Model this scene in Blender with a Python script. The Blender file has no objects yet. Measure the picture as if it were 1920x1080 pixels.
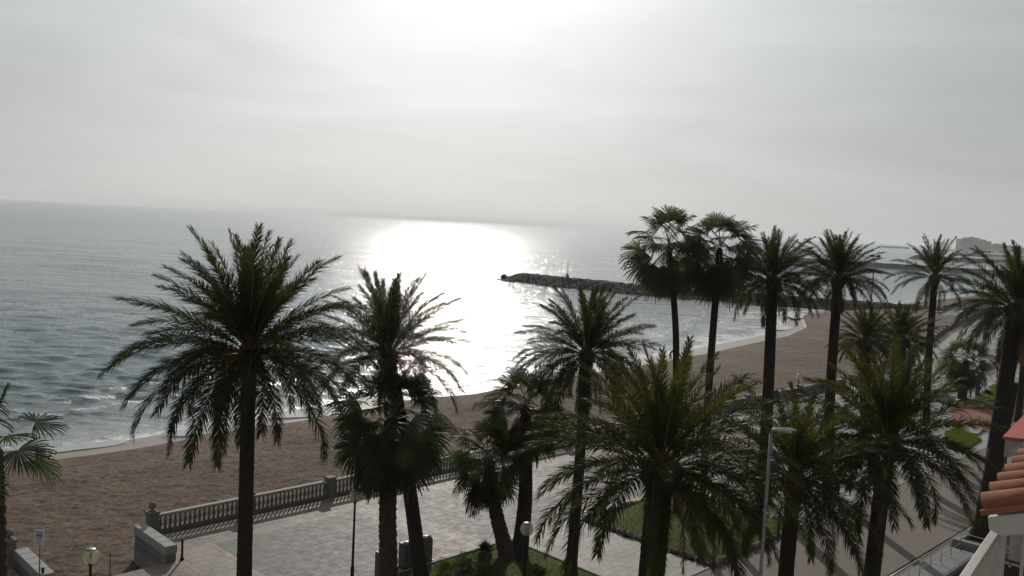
import bpy, math, random
import numpy as np
from mathutils import Vector, Matrix
random.seed(7); np.random.seed(7)
sc = bpy.context.scene
C = sc.collection
R = math.radians
F, H = 1650.0, 14.5            # focal length in photo pixels, eye height above the promenade
SEA = -2.5
PITCH, ROLL = math.atan(120.2/F), R(2.9)

# ---------------------------------------------------------------- camera
cam = bpy.data.cameras.new('camera'); co = bpy.data.objects.new('camera', cam); C.objects.link(co)
CM = (Matrix.Rotation(math.pi/2-PITCH, 3, 'X') @ Matrix.Rotation(ROLL, 3, 'Z'))
co.matrix_world = Matrix.Translation((0, 0, H)) @ CM.to_4x4()
cam.sensor_width = 36; cam.lens = 36*F/1920
cam.clip_start = .1; cam.clip_end = 120000
sc.camera = co
sc.render.resolution_x, sc.render.resolution_y = 1024, 576

# ---------------------------------------------------------------- world, sun, exposure
SUN_EL, SUN_AZ = R(25.5), R(-4.2)        # azimuth clockwise from +Y
SUNV = Vector((math.sin(SUN_AZ)*math.cos(SUN_EL), math.cos(SUN_AZ)*math.cos(SUN_EL), math.sin(SUN_EL)))
w = bpy.data.worlds.new('World'); sc.world = w; w.use_nodes = True
nt = w.node_tree; N = nt.nodes; L = nt.links
bg = N['Background']; bg.inputs['Strength'].default_value = 0.1
sky = N.new('ShaderNodeTexSky'); sky.sky_type = 'NISHITA'; sky.sun_disc = False
sky.sun_elevation = SUN_EL; sky.sun_rotation = SUN_AZ; sky.dust_density = 1.5; sky.air_density = 1.0
geo = N.new('ShaderNodeTexCoord')
nrm = N.new('ShaderNodeVectorMath'); nrm.operation = 'NORMALIZE'; L.new(geo.outputs['Generated'], nrm.inputs[0])
dot = N.new('ShaderNodeVectorMath'); dot.operation = 'DOT_PRODUCT'; L.new(nrm.outputs[0], dot.inputs[0]); dot.inputs[1].default_value = SUNV
def wm(op, a, b=None, c=None, clamp=False):
    n = N.new('ShaderNodeMath'); n.operation = op; n.use_clamp = clamp
    for i, v in enumerate((a, b, c)):
        if v is None: continue
        if isinstance(v, (int, float)): n.inputs[i].default_value = v
        else: L.new(v, n.inputs[i])
    return n.outputs[0]
ang = wm('ARCCOSINE', dot.outputs['Value'])                       # angle to the sun, radians
g1 = wm('MULTIPLY', wm('EXPONENT', wm('MULTIPLY', ang, -1/R(8.0))), 1.6)
g2 = wm('MULTIPLY', wm('EXPONENT', wm('MULTIPLY', ang, -1/R(36))), .56)
sepz = N.new('ShaderNodeSeparateXYZ'); L.new(nrm.outputs[0], sepz.inputs[0])
low = wm('EXPONENT', wm('MULTIPLY', wm('ABSOLUTE', sepz.outputs['Z']), -1/.16))      # milky air near the horizon
g2 = wm('MULTIPLY', g2, wm('MULTIPLY_ADD', low, .40, 1.0))
mp = N.new('ShaderNodeMapping'); L.new(nrm.outputs[0], mp.inputs[0]); mp.inputs['Scale'].default_value = (1.6, 1.6, 9)
mp.inputs['Rotation'].default_value = (0, R(7), 0)
n1 = N.new('ShaderNodeTexNoise'); L.new(mp.outputs[0], n1.inputs[0]); n1.inputs['Scale'].default_value = 1.5
n1.inputs['Detail'].default_value = 5; n1.inputs['Roughness'].default_value = .55; n1.inputs['Distortion'].default_value = .6
cl = wm('MULTIPLY_ADD', n1.outputs[0], .42, .79)
lum = wm('MULTIPLY', wm('ADD', wm('ADD', g1, g2), .168), cl)
lum10 = wm('MULTIPLY', lum, 10.9)
vc = N.new('ShaderNodeMixRGB'); vc.blend_type = 'MIX'
L.new(wm('MULTIPLY', g1, .8, clamp=True), vc.inputs[0])
vc.inputs[1].default_value = (.960, .998, 1.005, 1); vc.inputs[2].default_value = (1.0, 1.0, .985, 1)
veil = N.new('ShaderNodeVectorMath'); veil.operation = 'SCALE'; L.new(vc.outputs[0], veil.inputs[0]); L.new(lum10, veil.inputs['Scale'])
mx = N.new('ShaderNodeMixRGB'); mx.inputs[0].default_value = .96
L.new(sky.outputs[0], mx.inputs[1]); L.new(veil.outputs[0], mx.inputs[2]); L.new(mx.outputs[0], bg.inputs[0])

sl = bpy.data.lights.new('sun', 'SUN'); so = bpy.data.objects.new('sun', sl); C.objects.link(so)
sl.energy = 2.8; sl.angle = R(.6); sl.color = (1, .95, .88)
so.rotation_euler = SUNV.to_track_quat('Z', 'Y').to_euler()
sc.view_settings.view_transform = 'Standard'; sc.view_settings.look = 'None'
sc.view_settings.exposure = 0; sc.view_settings.gamma = 1
sc.cycles.max_bounces = 6; sc.cycles.diffuse_bounces = 2; sc.cycles.glossy_bounces = 2
sc.cycles.transmission_bounces = 4; sc.cycles.transparent_max_bounces = 8; sc.cycles.volume_bounces = 1
sc.cycles.caustics_reflective = False; sc.cycles.caustics_refractive = False
sc.cycles.sample_clamp_indirect = 3
sc.cycles.use_denoising = True; sc.cycles.denoising_prefilter = 'ACCURATE'

# ---------------------------------------------------------------- helpers
def at(px, py, z=0.0):
    d = CM @ Vector(((px-960)/F, -(py-540)/F, -1)); t = (z-H)/d.z
    return Vector((d.x*t, d.y*t, z))
def atY(px, py, Y):
    d = CM @ Vector(((px-960)/F, -(py-540)/F, -1)); t = Y/d.y
    return Vector((d.x*t, Y, H+d.z*t))
# the promenade's own frame: s runs along the balustrade, t out to sea
O0 = np.array([-15.36, 38.0]); U = np.array([.70711, .70711]); NN = np.array([-.70711, .70711])
def P(s, t, z=0.0):
    return Vector((O0[0]+s*U[0]+t*NN[0], O0[1]+s*U[1]+t*NN[1], z))
def st(x, y):
    dx, dy = x-O0[0], y-O0[1]
    return dx*U[0]+dy*U[1], dx*NN[0]+dy*NN[1]
ROT = R(45)
def lattice(ix, iy, seed):
    h = (ix.astype(np.int64)*374761393 + iy.astype(np.int64)*668265263 + seed*974711) & 0xffffffff
    h = ((h ^ (h >> 13))*1274126177) & 0xffffffff
    return ((h ^ (h >> 16)) & 0xffff)/65535.0
def vnoise(x, y, seed=0):
    x = np.asarray(x, float); y = np.asarray(y, float)
    ix, iy = np.floor(x), np.floor(y); fx, fy = x-ix, y-iy
    fx = fx*fx*(3-2*fx); fy = fy*fy*(3-2*fy)
    a = lattice(ix, iy, seed); b = lattice(ix+1, iy, seed); c = lattice(ix, iy+1, seed); d = lattice(ix+1, iy+1, seed)
    return (a*(1-fx)+b*fx)*(1-fy)+(c*(1-fx)+d*fx)*fy
def fbm(x, y, seed=0, o=4):
    v = 0; a = .5
    for i in range(o):
        v = v + a*vnoise(x*2**i, y*2**i, seed+i*17); a *= .5
    return v/(1-.5**o)

def mat(name, col, rough=.7, metal=0, spec=.5, noise=None, bump=None, trans=None, attr=None, col2=None, rand=None):
    """noise=(scale, amount, detail) varies the colour towards col2; bump=(scale, strength, distance)"""
    m = bpy.data.materials.new(name); m.use_nodes = True
    n, l = m.node_tree.nodes, m.node_tree.links
    b = n['Principled BSDF']; b.inputs['Roughness'].default_value = rough; b.inputs['Metallic'].default_value = metal
    b.inputs['Specular IOR Level'].default_value = spec
    b.inputs['Base Color'].default_value = (*col, 1)
    tc = n.new('ShaderNodeTexCoord'); src = None
    if noise:
        sclv, amt, det = noise
        t = n.new('ShaderNodeTexNoise'); t.inputs['Scale'].default_value = sclv; t.inputs['Detail'].default_value = det
        t.inputs['Roughness'].default_value = .65
        l.new(tc.outputs['Object'], t.inputs[0])
        r = n.new('ShaderNodeValToRGB'); r.color_ramp.elements[0].position = .5-.5*amt*.6; r.color_ramp.elements[1].position = .5+.5*amt*.6
        c2 = col2 or tuple(c*.6 for c in col)
        r.color_ramp.elements[0].color = (*c2, 1); r.color_ramp.elements[1].color = (*col, 1)
        l.new(t.outputs[0], r.inputs[0]); src = r.outputs[0]
    if attr or rand:
        mm = n.new('ShaderNodeMixRGB'); mm.blend_type = 'MULTIPLY'; mm.inputs[0].default_value = 1
        if src: l.new(src, mm.inputs[1])
        else: mm.inputs[1].default_value = (*col, 1)
        if attr:
            a = n.new('ShaderNodeAttribute'); a.attribute_name = attr; l.new(a.outputs['Color'], mm.inputs[2])
        else:
            oi = n.new('ShaderNodeObjectInfo'); rr = n.new('ShaderNodeValToRGB')
            rr.color_ramp.elements[0].color = (1-rand,)*3+(1,); rr.color_ramp.elements[1].color = (1+rand,)*3+(1,)
            l.new(oi.outputs['Random'], rr.inputs[0]); l.new(rr.outputs[0], mm.inputs[2])
        src = mm.outputs[0]
    if src: l.new(src, b.inputs['Base Color'])
    if bump:
        t = n.new('ShaderNodeTexNoise'); t.inputs['Scale'].default_value = bump[0]; t.inputs['Detail'].default_value = 4
        l.new(tc.outputs['Object'], t.inputs[0])
        bb = n.new('ShaderNodeBump'); bb.inputs['Strength'].default_value = bump[1]; bb.inputs['Distance'].default_value = bump[2]
        l.new(t.outputs[0], bb.inputs['Height']); l.new(bb.outputs[0], b.inputs['Normal'])
    if trans:
        tr = n.new('ShaderNodeBsdfTranslucent'); tr.inputs[0].default_value = (*trans[1], 1)
        ms = n.new('ShaderNodeMixShader'); ms.inputs[0].default_value = trans[0]
        gl = n.new('ShaderNodeBsdfGlossy'); gl.inputs['Roughness'].default_value = .38; gl.inputs[0].default_value = (.8, .85, .75, 1)
        mg = n.new('ShaderNodeMixShader'); mg.inputs[0].default_value = .022
        l.new(b.outputs[0], mg.inputs[1]); l.new(gl.outputs[0], mg.inputs[2])
        l.new(mg.outputs[0], ms.inputs[1]); l.new(tr.outputs[0], ms.inputs[2])
        l.new(ms.outputs[0], n['Material Output'].inputs['Surface'])
    return m

M = dict(
 date=mat('date_leaf', (.030, .037, .022), .75, spec=0, noise=(1.3, .9, 3), col2=(.022, .030, .014), rand=.35, trans=(.20, (.13, .145, .03))),
 datelight=mat('date_leaf_sunlit', (.035, .043, .023), .75, spec=0, noise=(1.3, .9, 3), col2=(.026, .036, .014), rand=.35, trans=(.24, (.16, .165, .03))),  # brighter copy of the date leaf, sun glow put into its colour for foreground palms
 fan=mat('fan_leaf', (.030, .042, .023), .65, spec=0, noise=(1.5, .9, 3), col2=(.018, .028, .014), rand=.35, trans=(.16, (.11, .15, .03))),
 fanbright=mat('fan_leaf_young', (.10, .15, .03), .45, trans=(.4, (.30, .36, .04))),
 dead=mat('dead_leaf', (.13, .08, .045), .8, noise=(2, 1, 3), trans=(.25, (.24, .12, .05))),
 rachis=mat('leaf_stalk', (.16, .13, .05), .55, noise=(3, .8, 2)),
 bark=mat('palm_bark', (.055, .045, .037), .95, spec=.2, noise=(5, 1, 6), col2=(.022, .018, .015), bump=(9, .9, .05)),
 barkfan=mat('fan_palm_bark', (.10, .075, .058), .95, spec=.2, noise=(4, 1, 6), col2=(.03, .021, .016), bump=(8, .9, .04)),
 boot=mat('palm_boot', (.12, .075, .045), .9, noise=(6, 1, 4)),
 fruit=mat('date_stalk', (.42, .17, .05), .7, noise=(8, .8, 3)),
 stone=mat('balustrade_stone', (.185, .175, .16), .85, spec=.2, noise=(3, 1, 7), col2=(.15, .155, .15), bump=(25, .3, .01)),
 stonelight=mat('coping_stone', (.31, .30, .285), .8, spec=.2, noise=(3, .9, 7), col2=(.27, .275, .27), bump=(25, .25, .01)),
 wall=mat('wall_stone', (.26, .23, .21), .9, noise=(2, 1, 6), bump=(6, .5, .04)),
 iron=mat('dark_iron', (.02, .018, .018), .45, metal=.6, noise=(9, .6, 3)),
 rust=mat('rusty_iron', (.055, .03, .024), .6, metal=.3, noise=(9, .8, 3)),
 steel=mat('stainless_steel', (.55, .55, .55), .28, metal=1, noise=(5, .4, 4), col2=(.42, .42, .42)),
 inlet=mat('brushed_casing', (.16, .15, .145), .6, metal=.3, noise=(5, .8, 4)),
 galv=mat('galvanised_steel', (.25, .26, .26), .5, metal=.7, noise=(6, .6, 3)),
 lampgrey=mat('lamp_housing', (.42, .40, .38), .5, noise=(6, .6, 3)),
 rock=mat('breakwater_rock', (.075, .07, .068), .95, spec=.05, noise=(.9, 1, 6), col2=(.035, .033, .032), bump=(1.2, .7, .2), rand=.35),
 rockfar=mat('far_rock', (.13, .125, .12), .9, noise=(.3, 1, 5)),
 kerbrock=mat('kerb_rock', (.20, .18, .16), .9, noise=(7, 1, 5), bump=(9, .6, .03), rand=.3),
 terracotta=mat('terracotta', (.31, .125, .078), .88, spec=.15, noise=(9, 1, 8), col2=(.17, .075, .052), bump=(60, .25, .004)),
 redpaint=mat('red_coping', (.34, .095, .075), .85, spec=.2, noise=(5, .9, 7), col2=(.34, .10, .085), bump=(40, .25, .004)),
 plaster=mat('white_plaster', (.50, .50, .475), .85, noise=(4, .8, 7), col2=(.40, .40, .375), bump=(45, .5, .006)),
 plasterdirty=mat('stained_plaster', (.50, .46, .45), .9, noise=(9, 1, 8), col2=(.16, .14, .13), bump=(45, .6, .01)),
 whitepaint=mat('white_rail_paint', (.52, .50, .485), .55, noise=(14, 1, 8), col2=(.36, .30, .27)),
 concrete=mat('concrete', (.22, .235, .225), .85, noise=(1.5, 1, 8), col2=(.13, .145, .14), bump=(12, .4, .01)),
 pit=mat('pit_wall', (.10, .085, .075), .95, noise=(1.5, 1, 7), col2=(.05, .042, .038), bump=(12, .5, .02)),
 grass=mat('grass_blade', (.055, .10, .018), .7, noise=(1.0, 1, 4), col2=(.075, .075, .022), trans=(.32, (.20, .28, .035))),
 soil=mat('turf_soil', (.045, .062, .018), .95, noise=(1.2, 1, 5), col2=(.07, .055, .025)),
 bush=mat('bush_leaf', (.045, .085, .018), .5, noise=(2, 1, 3), col2=(.02, .045, .012), trans=(.3, (.15, .2, .03))),
 redleaf=mat('russet_leaf', (.17, .06, .035), .7, noise=(2, 1, 3), trans=(.3, (.3, .1, .05))),
 yucca=mat('spiky_leaf', (.02, .035, .018), .5),
 wood=mat('bark', (.06, .045, .035), .9, noise=(6, 1, 4)),
 ground=mat('packed_ground', (.17, .138, .115), .92, noise=(.45, 1, 9), col2=(.13, .108, .092), bump=(6, .5, .02)),
 redearth=mat('red_earth', (.22, .09, .05), .95, noise=(1.2, 1, 7), col2=(.15, .06, .035), bump=(4, .6, .05)),
 orange=mat('orange_netting', (.55, .13, .03), .6, noise=(3, .5, 2), trans=(.4, (.8, .2, .05))),
 band=mat('pale_paving', (.27, .265, .255), .75, noise=(1.5, 1, 7), col2=(.22, .215, .21)),
 grey=mat('grey_paving', (.17, .165, .16), .75, noise=(1.5, 1, 7), col2=(.135, .13, .125)),
 base=mat('mortar_bed', (.09, .085, .08), .95, noise=(3, 1, 5)),
 white=mat('sign_white', (.62, .62, .70), .5),
 signblack=mat('sign_black', (.03, .03, .04), .5), signred=mat('sign_red', (.35, .06, .05), .5),
 blueplastic=mat('blue_plastic', (.10, .13, .24), .5), greyplastic=mat('grey_plastic', (.27, .28, .28), .5, noise=(4, .6, 3)),
 bay=mat('building_render', (.32, .33, .34), .8), bay2=mat('building_render_dark', (.20, .21, .22), .8), glass=mat('window_glass', (.05, .06, .07), .15),
 farland=mat('far_land', (.06, .07, .055), .95, noise=(.01, 1, 5)),
 jacket=mat('dark_clothing', (.03, .03, .035), .85), skin=mat('skin', (.35, .2, .14), .6),
 blue=mat('blue_paint', (.10, .16, .34), .8),
 car=mat('dark_car_paint', (.03, .03, .035), .3), rubber=mat('black_rubber', (.015, .015, .015), .8),
)

def link(name, verts, faces, m, parent=None, smooth=False):
    me = bpy.data.meshes.new(name); me.from_pydata([tuple(v) for v in verts], [], faces)
    if m: me.materials.append(m)
    if smooth: me.polygons.foreach_set('use_smooth', [True]*len(me.polygons))
    o = bpy.data.objects.new(name, me); C.objects.link(o)
    if parent: o.parent = parent
    return o
def npmesh(name, V, Fq, m, smooth=True):
    me = bpy.data.meshes.new(name)
    me.vertices.add(len(V)); me.vertices.foreach_set('co', np.ascontiguousarray(V, np.float32).ravel())
    k = Fq.shape[1]; n = len(Fq)
    me.loops.add(n*k); me.loops.foreach_set('vertex_index', Fq.astype(np.int32).ravel())
    me.polygons.add(n); me.polygons.foreach_set('loop_start', np.arange(0, n*k, k, dtype=np.int32))
    me.update(calc_edges=True); me.validate()
    if smooth: me.polygons.foreach_set('use_smooth', np.ones(n, bool))
    me.materials.append(m)
    return me
def place(name, me, parent=None):
    o = bpy.data.objects.new(name, me); C.objects.link(o)
    if parent: o.parent = parent
    return o
def gridfaces(nr, nc):
    i = np.arange(nr-1)[:, None]*nc + np.arange(nc-1)[None, :]
    return np.stack([i, i+1, i+nc+1, i+nc], -1).reshape(-1, 4)
def tag(o, label=None, cat=None, group=None, kind=None):
    if label: o['label'] = label
    if cat: o['category'] = cat
    if group: o['group'] = group
    if kind: o['kind'] = kind
    return o
def empty(name, loc, rz=0):
    o = bpy.data.objects.new(name, None); C.objects.link(o); o.location = loc; o.rotation_euler = (0, 0, rz)
    o.empty_display_size = .2
    return o

class MB:
    def __init__(s): s.v = []; s.f = []
    def add(s, vs, fs):
        b = len(s.v); s.v += [tuple(v) for v in vs]; s.f += [tuple(i+b for i in f) for f in fs]; return s
    def box(s, x0, x1, y0, y1, z0, z1, ch=0, mtx=None):
        if ch:
            vs = [(x0, y0, z0), (x1, y0, z0), (x1, y1, z0), (x0, y1, z0), (x0, y0, z1-ch), (x1, y0, z1-ch), (x1, y1, z1-ch), (x0, y1, z1-ch),
                  (x0+ch, y0+ch, z1), (x1-ch, y0+ch, z1), (x1-ch, y1-ch, z1), (x0+ch, y1-ch, z1)]
            fs = [(3, 2, 1, 0), (0, 1, 5, 4), (1, 2, 6, 5), (2, 3, 7, 6), (3, 0, 4, 7), (4, 5, 9, 8), (5, 6, 10, 9), (6, 7, 11, 10), (7, 4, 8, 11), (8, 9, 10, 11)]
        else:
            vs = [(x0, y0, z0), (x1, y0, z0), (x1, y1, z0), (x0, y1, z0), (x0, y0, z1), (x1, y0, z1), (x1, y1, z1), (x0, y1, z1)]
            fs = [(3, 2, 1, 0), (4, 5, 6, 7), (0, 1, 5, 4), (1, 2, 6, 5), (2, 3, 7, 6), (3, 0, 4, 7)]
        if mtx is not None: vs = [mtx @ Vector(v) for v in vs]
        return s.add(vs, fs)
    def tube(s, pts, rad, n=8, cap=True):
        pts = [Vector(p) for p in pts]; k = len(pts)
        if isinstance(rad, (int, float)): rad = [rad]*k
        vs = []
        for i, p in enumerate(pts):
            d = (pts[min(i+1, k-1)]-pts[max(i-1, 0)]).normalized()
            a = d.orthogonal() if abs(d.z) > .9 else d.cross(Vector((0, 0, 1)))
            if abs(d.z) > .9: a = Vector((1, 0, 0)) - d*d.x
            a.normalize(); b = d.cross(a)
            for j in range(n):
                t = 2*math.pi*j/n; vs.append(p+(a*math.cos(t)+b*math.sin(t))*rad[i])
        fs = [(i*n+j, i*n+(j+1) % n, (i+1)*n+(j+1) % n, (i+1)*n+j) for i in range(k-1) for j in range(n)]
        if cap: fs += [tuple(range(n-1, -1, -1)), tuple(range((k-1)*n, k*n))]
        return s.add(vs, fs)
    def lathe(s, prof, n=12, c=(0, 0, 0), cap=True):
        vs = []
        for r, z in prof:
            for j in range(n):
                t = 2*math.pi*j/n; vs.append((c[0]+r*math.cos(t), c[1]+r*math.sin(t), c[2]+z))
        k = len(prof)
        fs = [(i*n+j, i*n+(j+1) % n, (i+1)*n+(j+1) % n, (i+1)*n+j) for i in range(k-1) for j in range(n)]
        if cap: fs += [tuple(range(n-1, -1, -1)), tuple(range((k-1)*n, k*n))]
        return s.add(vs, fs)
    def prism(s, poly, z0, z1):
        n = len(poly); vs = [(x, y, z0) for x, y in poly]+[(x, y, z1) for x, y in poly]
        fs = [tuple(range(n-1, -1, -1)), tuple(range(n, 2*n))]+[(i, (i+1) % n, n+(i+1) % n, n+i) for i in range(n)]
        return s.add(vs, fs)
    def build(s, name, m, parent=None, smooth=False): return link(name, s.v, s.f, m, parent, smooth)
def sphere_prof(r, k=8, c=0): return [(max(1e-3, r*math.sin(math.pi*i/k)), c-r*math.cos(math.pi*i/k)) for i in range(k+1)]

# ---------------------------------------------------------------- coast shape, in (s, t)
SS = np.array([-400, -120, -60, -20, .7, 8, 16, 26, 33, 41, 50, 65, 78, 90, 104, 121, 140, 152, 160, 170, 184, 215, 254, 309, 450, 600, 1020, 1768, 2773, 4356, 9000.])
ST = np.array([60, 34, 28, 25.5, 25.7, 25.6, 27, 27.2, 29.5, 28.2, 30.0, 31.0, 32, 33.2, 35.5, 38, 44, 51.5, 57.5, 59, 58, 58.5, 63, 67, 95, 128, 272, 500, 850, 680, 200.])
ES = np.array([-400, 71, 118, 141, 181, 230, 300, 450, 600, 1020, 1768, 2773, 4356, 9000.])
ET = np.array([0, 0, 9.5, 15, 23, 33, 40, 60, 95, 240, 470, 800, 600, 100.])
def shore(s): return np.interp(s, SS, ST)
def edge(s): return np.interp(s, ES, ET)
def beach_z(s, t):
    e, sh = edge(s), shore(s); v = (t-e)/np.maximum(sh-e, 1)
    z = -1.0 - .25*np.clip(v, 0, 1) - 1.0*np.clip((v-.55)/.3, 0, 1)**1.2*.9
    z = np.where(v > .85, -2.15 - .35*(v-.85)/.15, z)
    z = np.where(v > 1, SEA - .035*(t-sh), z)
    return z, v

# sand
svals = np.concatenate([np.linspace(-120, -26, 40), np.arange(-25, 24, .17), np.arange(24, 70, .35), np.arange(70, 330, 1.3), np.geomspace(331, 4000, 40)])
vv = np.concatenate([np.linspace(-.06, 1.0, 190), np.linspace(1.01, 1.5, 18)])
S2, V2 = np.meshgrid(svals, vv)
T2 = edge(S2)+(shore(S2)-edge(S2))*V2
Z2, _ = beach_z(S2, T2)
rg = np.clip((.80-V2)/.06, 0, 1)
Z2 = Z2 + rg*(.10*(fbm(S2*1.7, T2*1.7, 3, 3)-.5) + .09*(vnoise(S2*4.5, T2*4.5, 9)-.5) + .22*(fbm(S2*.13, T2*.13, 5, 2)-.5)) + .04*(fbm(S2*.2, T2*.5, 8, 2)-.5)*np.clip((1.02-V2)/.05, 0, 1)
# scarp where the dry sand ends
Z2 = Z2 + .10*np.clip((.845+.012*(fbm(S2*.3, T2*0, 4, 3)-.5)-V2)/.012, 0, 1)*np.clip((V2-.5)/.3, 0, 1)
X2 = O0[0]+S2*U[0]+T2*NN[0]; Y2 = O0[1]+S2*U[1]+T2*NN[1]

msand = bpy.data.materials.new('beach_sand'); msand.use_nodes = True
n, l = msand.node_tree.nodes, msand.node_tree.links; b = n['Principled BSDF']
tc = n.new('ShaderNodeTexCoord')
def tex(n, l, tc, s, d=5, r=.6, scale=None):
    t = n.new('ShaderNodeTexNoise'); t.inputs['Scale'].default_value = s; t.inputs['Detail'].default_value = d; t.inputs['Roughness'].default_value = r
    if scale:
        mpn = n.new('ShaderNodeMapping'); mpn.inputs['Scale'].default_value = scale[0]; mpn.inputs['Rotation'].default_value = scale[1]
        l.new(tc.outputs['Object'], mpn.inputs[0]); l.new(mpn.outputs[0], t.inputs[0])
    else: l.new(tc.outputs['Object'], t.inputs[0])
    return t.outputs[0]
def ramp(n, l, src, els):
    r = n.new('ShaderNodeValToRGB'); e = r.color_ramp.elements
    for i, (p, c) in enumerate(els):
        if i < 2: e[i].position = p; e[i].color = c
        else: x = e.new(p); x.color = c
    l.new(src, r.inputs[0]); return r.outputs[0]
def mixc(n, l, f, a, bcol, mode='MIX'):
    m = n.new('ShaderNodeMixRGB'); m.blend_type = mode
    for i, v in enumerate((f, a, bcol)):
        if isinstance(v, (int, float)): m.inputs[i].default_value = v
        elif isinstance(v, tuple): m.inputs[i].default_value = v
        else: l.new(v, m.inputs[i])
    return m.outputs[0]
big = ramp(n, l, tex(n, l, tc, .12, 4), [(.35, (.098, .066, .046, 1)), (.65, (.158, .110, .080, 1))])
fine = ramp(n, l, tex(n, l, tc, 3.6, 7, .78), [(.40, (.36, .34, .33, 1)), (.56, (1.12, 1.12, 1.12, 1))])
mid = ramp(n, l, tex(n, l, tc, .7, 6, .65), [(.33, (.72, .70, .69, 1)), (.6, (1.1, 1.1, 1.1, 1))])
dry = mixc(n, l, 1.0, mixc(n, l, 1.0, big, fine, 'MULTIPLY'), mid, 'MULTIPLY')
b.inputs['Specular IOR Level'].default_value = .25
at1 = n.new('ShaderNodeAttribute'); at1.attribute_name = 'wet'
wetc = ramp(n, l, tex(n, l, tc, .5, 4), [(.3, (.17, .125, .095, 1)), (.7, (.20, .15, .118, 1))])
l.new(mixc(n, l, at1.outputs['Fac'], dry, wetc), b.inputs['Base Color'])
l.new(ramp(n, l, at1.outputs['Fac'], [(0, (.95,)*3+(1,)), (1, (.30,)*3+(1,))]), b.inputs['Roughness'])
bp = n.new('ShaderNodeBump'); bp.inputs['Distance'].default_value = .06
l.new(tex(n, l, tc, 4.5, 6, .7), bp.inputs['Height'])
l.new(ramp(n, l, at1.outputs['Fac'], [(0, (.9,)*3+(1,)), (.8, (.03,)*3+(1,))]), bp.inputs['Strength'])
l.new(bp.outputs[0], b.inputs['Normal'])
me = npmesh('beach', np.stack([X2, Y2, Z2], -1).reshape(-1, 3), gridfaces(*S2.shape)[:, ::-1], msand)
wet = np.clip((V2-.835-.014*(fbm(S2*.3, T2*0, 4, 3)-.5))/.02, 0, 1)
a = me.attributes.new('wet', 'FLOAT', 'POINT'); a.data.foreach_set('value', wet.ravel().astype(np.float32))
tag(place('beach', me), kind='structure')

# ---------------------------------------------------------------- sea
GR = [(-1.9, 267.6), (6.2, 261.5), (20.9, 250), (33.9, 239), (46.1, 231), (66.3, 223), (79, 219), (95, 214), (118, 203)]   # axis of the stone breakwater
GA = np.array(GR)
rr = [46.0]
while rr[-1] < 42000:
    q = rr[-1]; rr.append(q+max(.30, q*q/(17*880)*.75 if q < 3000 else q*.25))
rr = np.array(rr)
th = np.concatenate([np.linspace(R(-72), R(-33.5), 40), np.linspace(R(-33), R(33), 800), np.linspace(R(33.5), R(72), 40)])
RR, TH = np.meshgrid(rr, th, indexing='ij')
X, Y = RR*np.sin(TH), RR*np.cos(TH)
Sx, Tx = st(X, Y); D = Tx-shore(Sx)                    # distance out from the waterline
drr = np.gradient(rr)[:, None]
# calm water in the lee of the breakwater
gx = np.interp(X, GA[:, 0], GA[:, 1])
bay = np.clip((X+5)/55, 0, 1)*np.clip((gx-Y)/15, 0, 1)*np.clip((150-D)/40, 0, 1)
mod = .55+.9*fbm(X*.018, Y*.03, 21, 3)
Zs = np.zeros_like(X)
rng = np.random.RandomState(3)
for k in range(64):
    lam = .8*(5.0/.8)**rng.rand(); a_ = R(rng.normal(8, 26)); kx, ky = math.sin(a_)*2*math.pi/lam, math.cos(a_)*2*math.pi/lam
    amp = .0066*lam**.85
    fade = np.clip(lam/(2.2*drr)-1, 0, 1)
    ph = rng.rand()*6.28
    c_ = np.sin(kx*X+ky*Y+ph+1.2*vnoise(X*.05+k, Y*.05, k))
    Zs += amp*fade*c_
depth = np.clip(D/13, .04, 1)
swell = np.zeros_like(X)
for k in range(40):
    lam = 6*(60/6)**rng.rand(); a_ = R(rng.normal(5, 24)); kx, ky = math.sin(a_)*2*math.pi/lam, math.cos(a_)*2*math.pi/lam
    swell += .0060*lam/6.28*np.clip(lam/(2.2*drr)-1, 0, 1)*np.sin(kx*X+ky*Y+rng.rand()*6.28)
Zs += swell*np.clip((D-15)/120, 0, 1)
Zs += RR*.00144*.085*rng.normal(0, 1, X.shape)*np.clip((5200-RR)/3000, 0, 1)*np.clip((RR-60)/60, 0, 1)     # short chop
Zs *= mod*depth*(1-.62*bay)
# breakers: ridges that follow the waterline, each of them broken into lengths
foam = np.zeros_like(X)
for k, (d0, am) in enumerate([(2.6, .05), (6.5, .10), (11.5, .15), (18, .15), (26, .12), (36, .10)]):
    wig = 2.6*(fbm(Sx*.035, Sx*0+k*3.1, 31+k, 3)-.5)*2
    u = D-(d0+wig)
    on = np.clip((fbm(Sx*.045+k*7.7, Sx*0, 55+k, 3)-.47)*7, 0, 1)
    prof = np.where(u > 0, np.exp(-(u/1.3)**2), np.exp(-(u/.45)**2))
    fd = np.clip(2.0/drr-1, 0, 1)
    amk = am*(1-.45*bay)
    Zs += amk*on*prof*fd
    foam = np.maximum(foam, on*np.clip((on-.55)*2.5, 0, 1)*np.exp(-((u+.2)/.55)**2)*(.40+.1*(k in (2,)))*(1-.3*bay)*(k < 4))
# the single curling wave at the left
wp = at(170, 748, SEA); sw, tw = st(wp.x, wp.y)
u = Tx-tw-.10*(Sx-sw); e_ = np.exp(-((Sx-sw)/3.2)**4)
Zs += .26*e_*np.where(u > 0, np.exp(-(u/1.4)**2), np.exp(-(u/.5)**2))
foam = np.maximum(foam, .85*e_*np.exp(-((u+.35)/.40)**2)*np.clip(.3+1.2*fbm(X*2, Y*2, 77, 3), 0, 1))
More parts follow.
